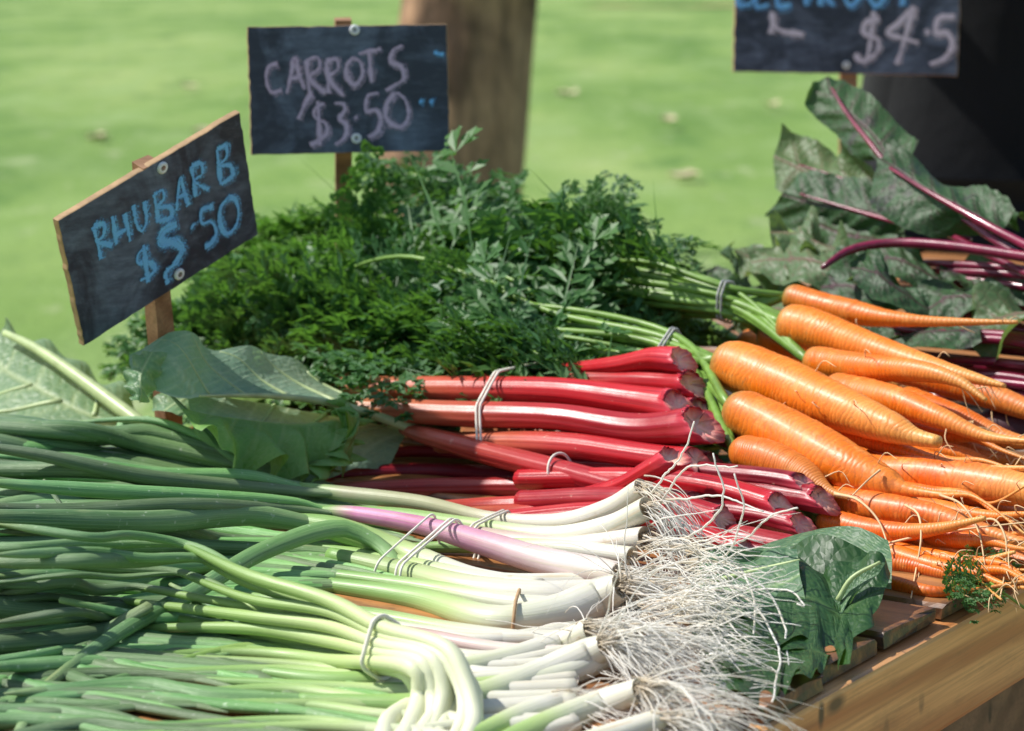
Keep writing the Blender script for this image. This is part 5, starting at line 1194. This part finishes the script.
# ------------------------------------------------------------------ person
def skinned(name, verts, edges, mat, parent, sub=2):
    me = bpy.data.meshes.new(name); me.from_pydata([v[:3] for v in verts], edges, []); me.materials.append(M[mat])
    o = bpy.data.objects.new(name, me); COL.objects.link(o); o.parent = parent
    o.modifiers.new('skin', 'SKIN')
    if not me.skin_vertices: 
        raise RuntimeError('no skin layer')
    for i, v in enumerate(verts):
        r = v[3] if isinstance(v[3], tuple) else (v[3], v[3]); me.skin_vertices[0].data[i].radius = r; me.skin_vertices[0].data[i].use_root = (i == 0)
    m = o.modifiers['skin']; m.use_smooth_shade = True; m.branch_smoothing = .4
    s = o.modifiers.new('sub', 'SUBSURF'); s.levels = sub; s.render_levels = sub
    return o
def build_person():
    th = thing('person', (.62, 3.45, 0), 'person in dark trousers and black jacket standing behind the beetroot, only thighs in view', 'person')
    th['_o'] = [0, 0, 0]
    def chain(o): return o
    # the body itself: one continuous figure, arms hanging, slightly turned
    V = [(0, 0, .95, .070), (0, .0, 1.12, .075), (0, .0, 1.32, .09), (0, .01, 1.44, .09), (0, .01, 1.52, .052), (0, -.01, 1.60, .068), (0, -.015, 1.68, .082), (0, 0, 1.75, .06),
         (-.075, 0, .88, .05), (-.082, -.01, .50, .055), (-.09, .01, .27, .05), (-.095, .03, .09, .036), (-.10, -.10, .05, .036),
         (.075, 0, .88, .05), (.085, -.02, .50, .055), (.092, .0, .27, .05), (.098, .02, .09, .036), (.105, -.11, .05, .036),
         (-.18, .01, 1.41, .045), (-.225, .01, 1.14, .034), (-.15, -.22, 1.17, .026), (-.105, -.26, 1.19, .028),
         (.18, .01, 1.41, .045), (.225, .01, 1.14, .034), (.15, -.22, 1.17, .026), (.105, -.26, 1.19, .028)]
    E_ = [(0, 1), (1, 2), (2, 3), (3, 4), (4, 5), (5, 6), (6, 7), (0, 8), (8, 9), (9, 10), (10, 11), (11, 12), (0, 13), (13, 14), (14, 15), (15, 16), (16, 17), (3, 18), (18, 19), (19, 20), (20, 21), (3, 22), (22, 23), (23, 24), (24, 25)]
    for sx, w in ((-1, 21), (1, 25)):       # fingers and thumb, hands folded at the waist
        for k in range(4):
            b = len(V); z = 1.19 + .024 - .016 * k + (.02 if sx > 0 else -.02)
            L = (.066, .076, .07, .055)[k]
            V += [(sx * .085, -.27, z, .0095), (sx * (.085 - L * .5), -.285, z, .0085), (sx * (.085 - L), -.28, z - .004, .0065)]; E_ += [(w, b), (b, b + 1), (b + 1, b + 2)]
        b = len(V); V += [(sx * .10, -.26, 1.225 , .011), (sx * .078, -.268, 1.25, .009)]; E_ += [(w, b), (b, b + 1)]
    body = skinned('body', V, E_, 'skin', th)
    f = MB()                                # nose, ears, eyes are shaped on the head as small forms
    jk = [(0, .0, .90, .175), (0, 0, 1.12, .15), (0, 0, 1.30, .165), (0, .01, 1.42, .12), (0, .01, 1.49, .068), (-.18, .01, 1.41, .078), (-.23, .01, 1.14, .062), (-.165, -.19, 1.165, .045), (.18, .01, 1.41, .078), (.23, .01, 1.14, .062), (.165, -.19, 1.165, .045), (0, 0, .82, .18), (0, 0, .78, .175)]
    skinned('jacket', jk, [(0, 1), (1, 2), (2, 3), (3, 4), (3, 5), (5, 6), (6, 7), (3, 8), (8, 9), (9, 10), (0, 11), (11, 12)], 'jacket', th)
    tr = [(0, 0, 1.0, .15), (-.082, 0, .86, .135), (-.086, -.01, .68, .108), (-.085, -.012, .48, .075), (-.092, .01, .27, .066), (-.097, .02, .09, .062), (.082, 0, .86, .135), (.088, -.015, .68, .108), (.088, -.018, .48, .075), (.094, .0, .27, .066), (.10, .015, .09, .062), (0, 0, 1.10, .15), (0, 0, .93, .15)]
    tr[0] = (0, 0, 1.02, .15)
    skinned('trousers', tr, [(0, 11), (0, 12), (12, 1), (1, 2), (2, 3), (3, 4), (4, 5), (12, 6), (6, 7), (7, 8), (8, 9), (9, 10)], 'trouser', th)
    skinned('hair', [(0, .03, 1.60, .06), (0, .025, 1.69, .092), (0, .0, 1.765, .07)], [(0, 1), (1, 2)], 'hair', th)
    for sx in (-1, 1): skinned('shoe', [(sx * .10, .04, .05, .05), (sx * .102, -.06, .045, .048), (sx * .108, -.15, .038, .04)], [(0, 1), (1, 2)], 'shoe', th)
    def blob(name, c, r, mat):
        bm = bmesh.new(); bmesh.ops.create_uvsphere(bm, u_segments=12, v_segments=8, radius=1); bm.verts.index_update(); mb = MB()
        mb.add([(v.co.x * r[0] + c[0], v.co.y * r[1] + c[1], v.co.z * r[2] + c[2]) for v in bm.verts], [[v.index for v in q.verts] for q in bm.faces]); bm.free()
        return mb.build(name, M[mat], th)
    for sx in (-1, 1): blob('eye', (sx * .03, -.085, 1.665), (.011, .008, .006), 'shoe'); blob('ear', (sx * .078, 0, 1.655), (.010, .02, .032), 'skin')
    blob('nose', (0, -.098, 1.635), (.013, .018, .024), 'skin'); blob('mouth', (0, -.082, 1.595), (.024, .008, .006), 'beet')
    th.rotation_euler.z = math.radians(-14); th.location = (.665, 3.42, 0)

build_setting(); build_tree(); build_fallen(); build_table(); build_signs(); build_carrots(); build_rhubarb(); build_greens(); build_onions(); build_beets(); build_person()
for o in SC.objects:
    if '_o' in o: del o['_o']

# ------------------------------------------------------------------ light and camera
w = bpy.data.worlds.new('World'); SC.world = w; w.use_nodes = True
nt = w.node_tree; bg = nt.nodes['Background']; sky = nt.nodes.new('ShaderNodeTexSky'); sky.sky_type = 'NISHITA'; sky.sun_disc = False
SUN = Vector((-.80, .15, 1.02)).normalized()
el = math.asin(SUN.z); az = math.atan2(SUN.x, SUN.y)
sky.sun_elevation = el; sky.sun_rotation = az; sky.air_density = 1.0; sky.dust_density = 1.2
nt.links.new(sky.outputs[0], bg.inputs[0]); bg.inputs[1].default_value = .106
l = bpy.data.lights.new('Sun', 'SUN'); l.energy = 4.1; l.angle = math.radians(.9); l.color = (1, .965, .90)
lo = bpy.data.objects.new('sun', l); COL.objects.link(lo); lo.location = (-4, 0, 6); lo.rotation_euler = SUN.to_track_quat('Z', 'Y').to_euler()
cam = bpy.data.cameras.new('Camera'); co = bpy.data.objects.new('camera', cam); COL.objects.link(co); SC.camera = co
co.location = (0, 0, T + H); co.rotation_euler = (math.pi / 2 - PITCH, 0, 0)
cam.lens = LENS; cam.sensor_width = 36; cam.sensor_fit = 'HORIZONTAL'; cam.clip_start = .05; cam.clip_end = 2000
cam.dof.use_dof = True; cam.dof.focus_distance = 1.37; cam.dof.aperture_fstop = 11.5; cam.dof.aperture_blades = 8
SC.render.resolution_x = 1024; SC.render.resolution_y = 731
SC.view_settings.view_transform = 'Standard'; SC.view_settings.look = 'None'; SC.view_settings.exposure = 0.46; SC.view_settings.gamma = 1
SC.cycles.max_bounces = 8; SC.cycles.transparent_max_bounces = 12; SC.cycles.use_denoising = True
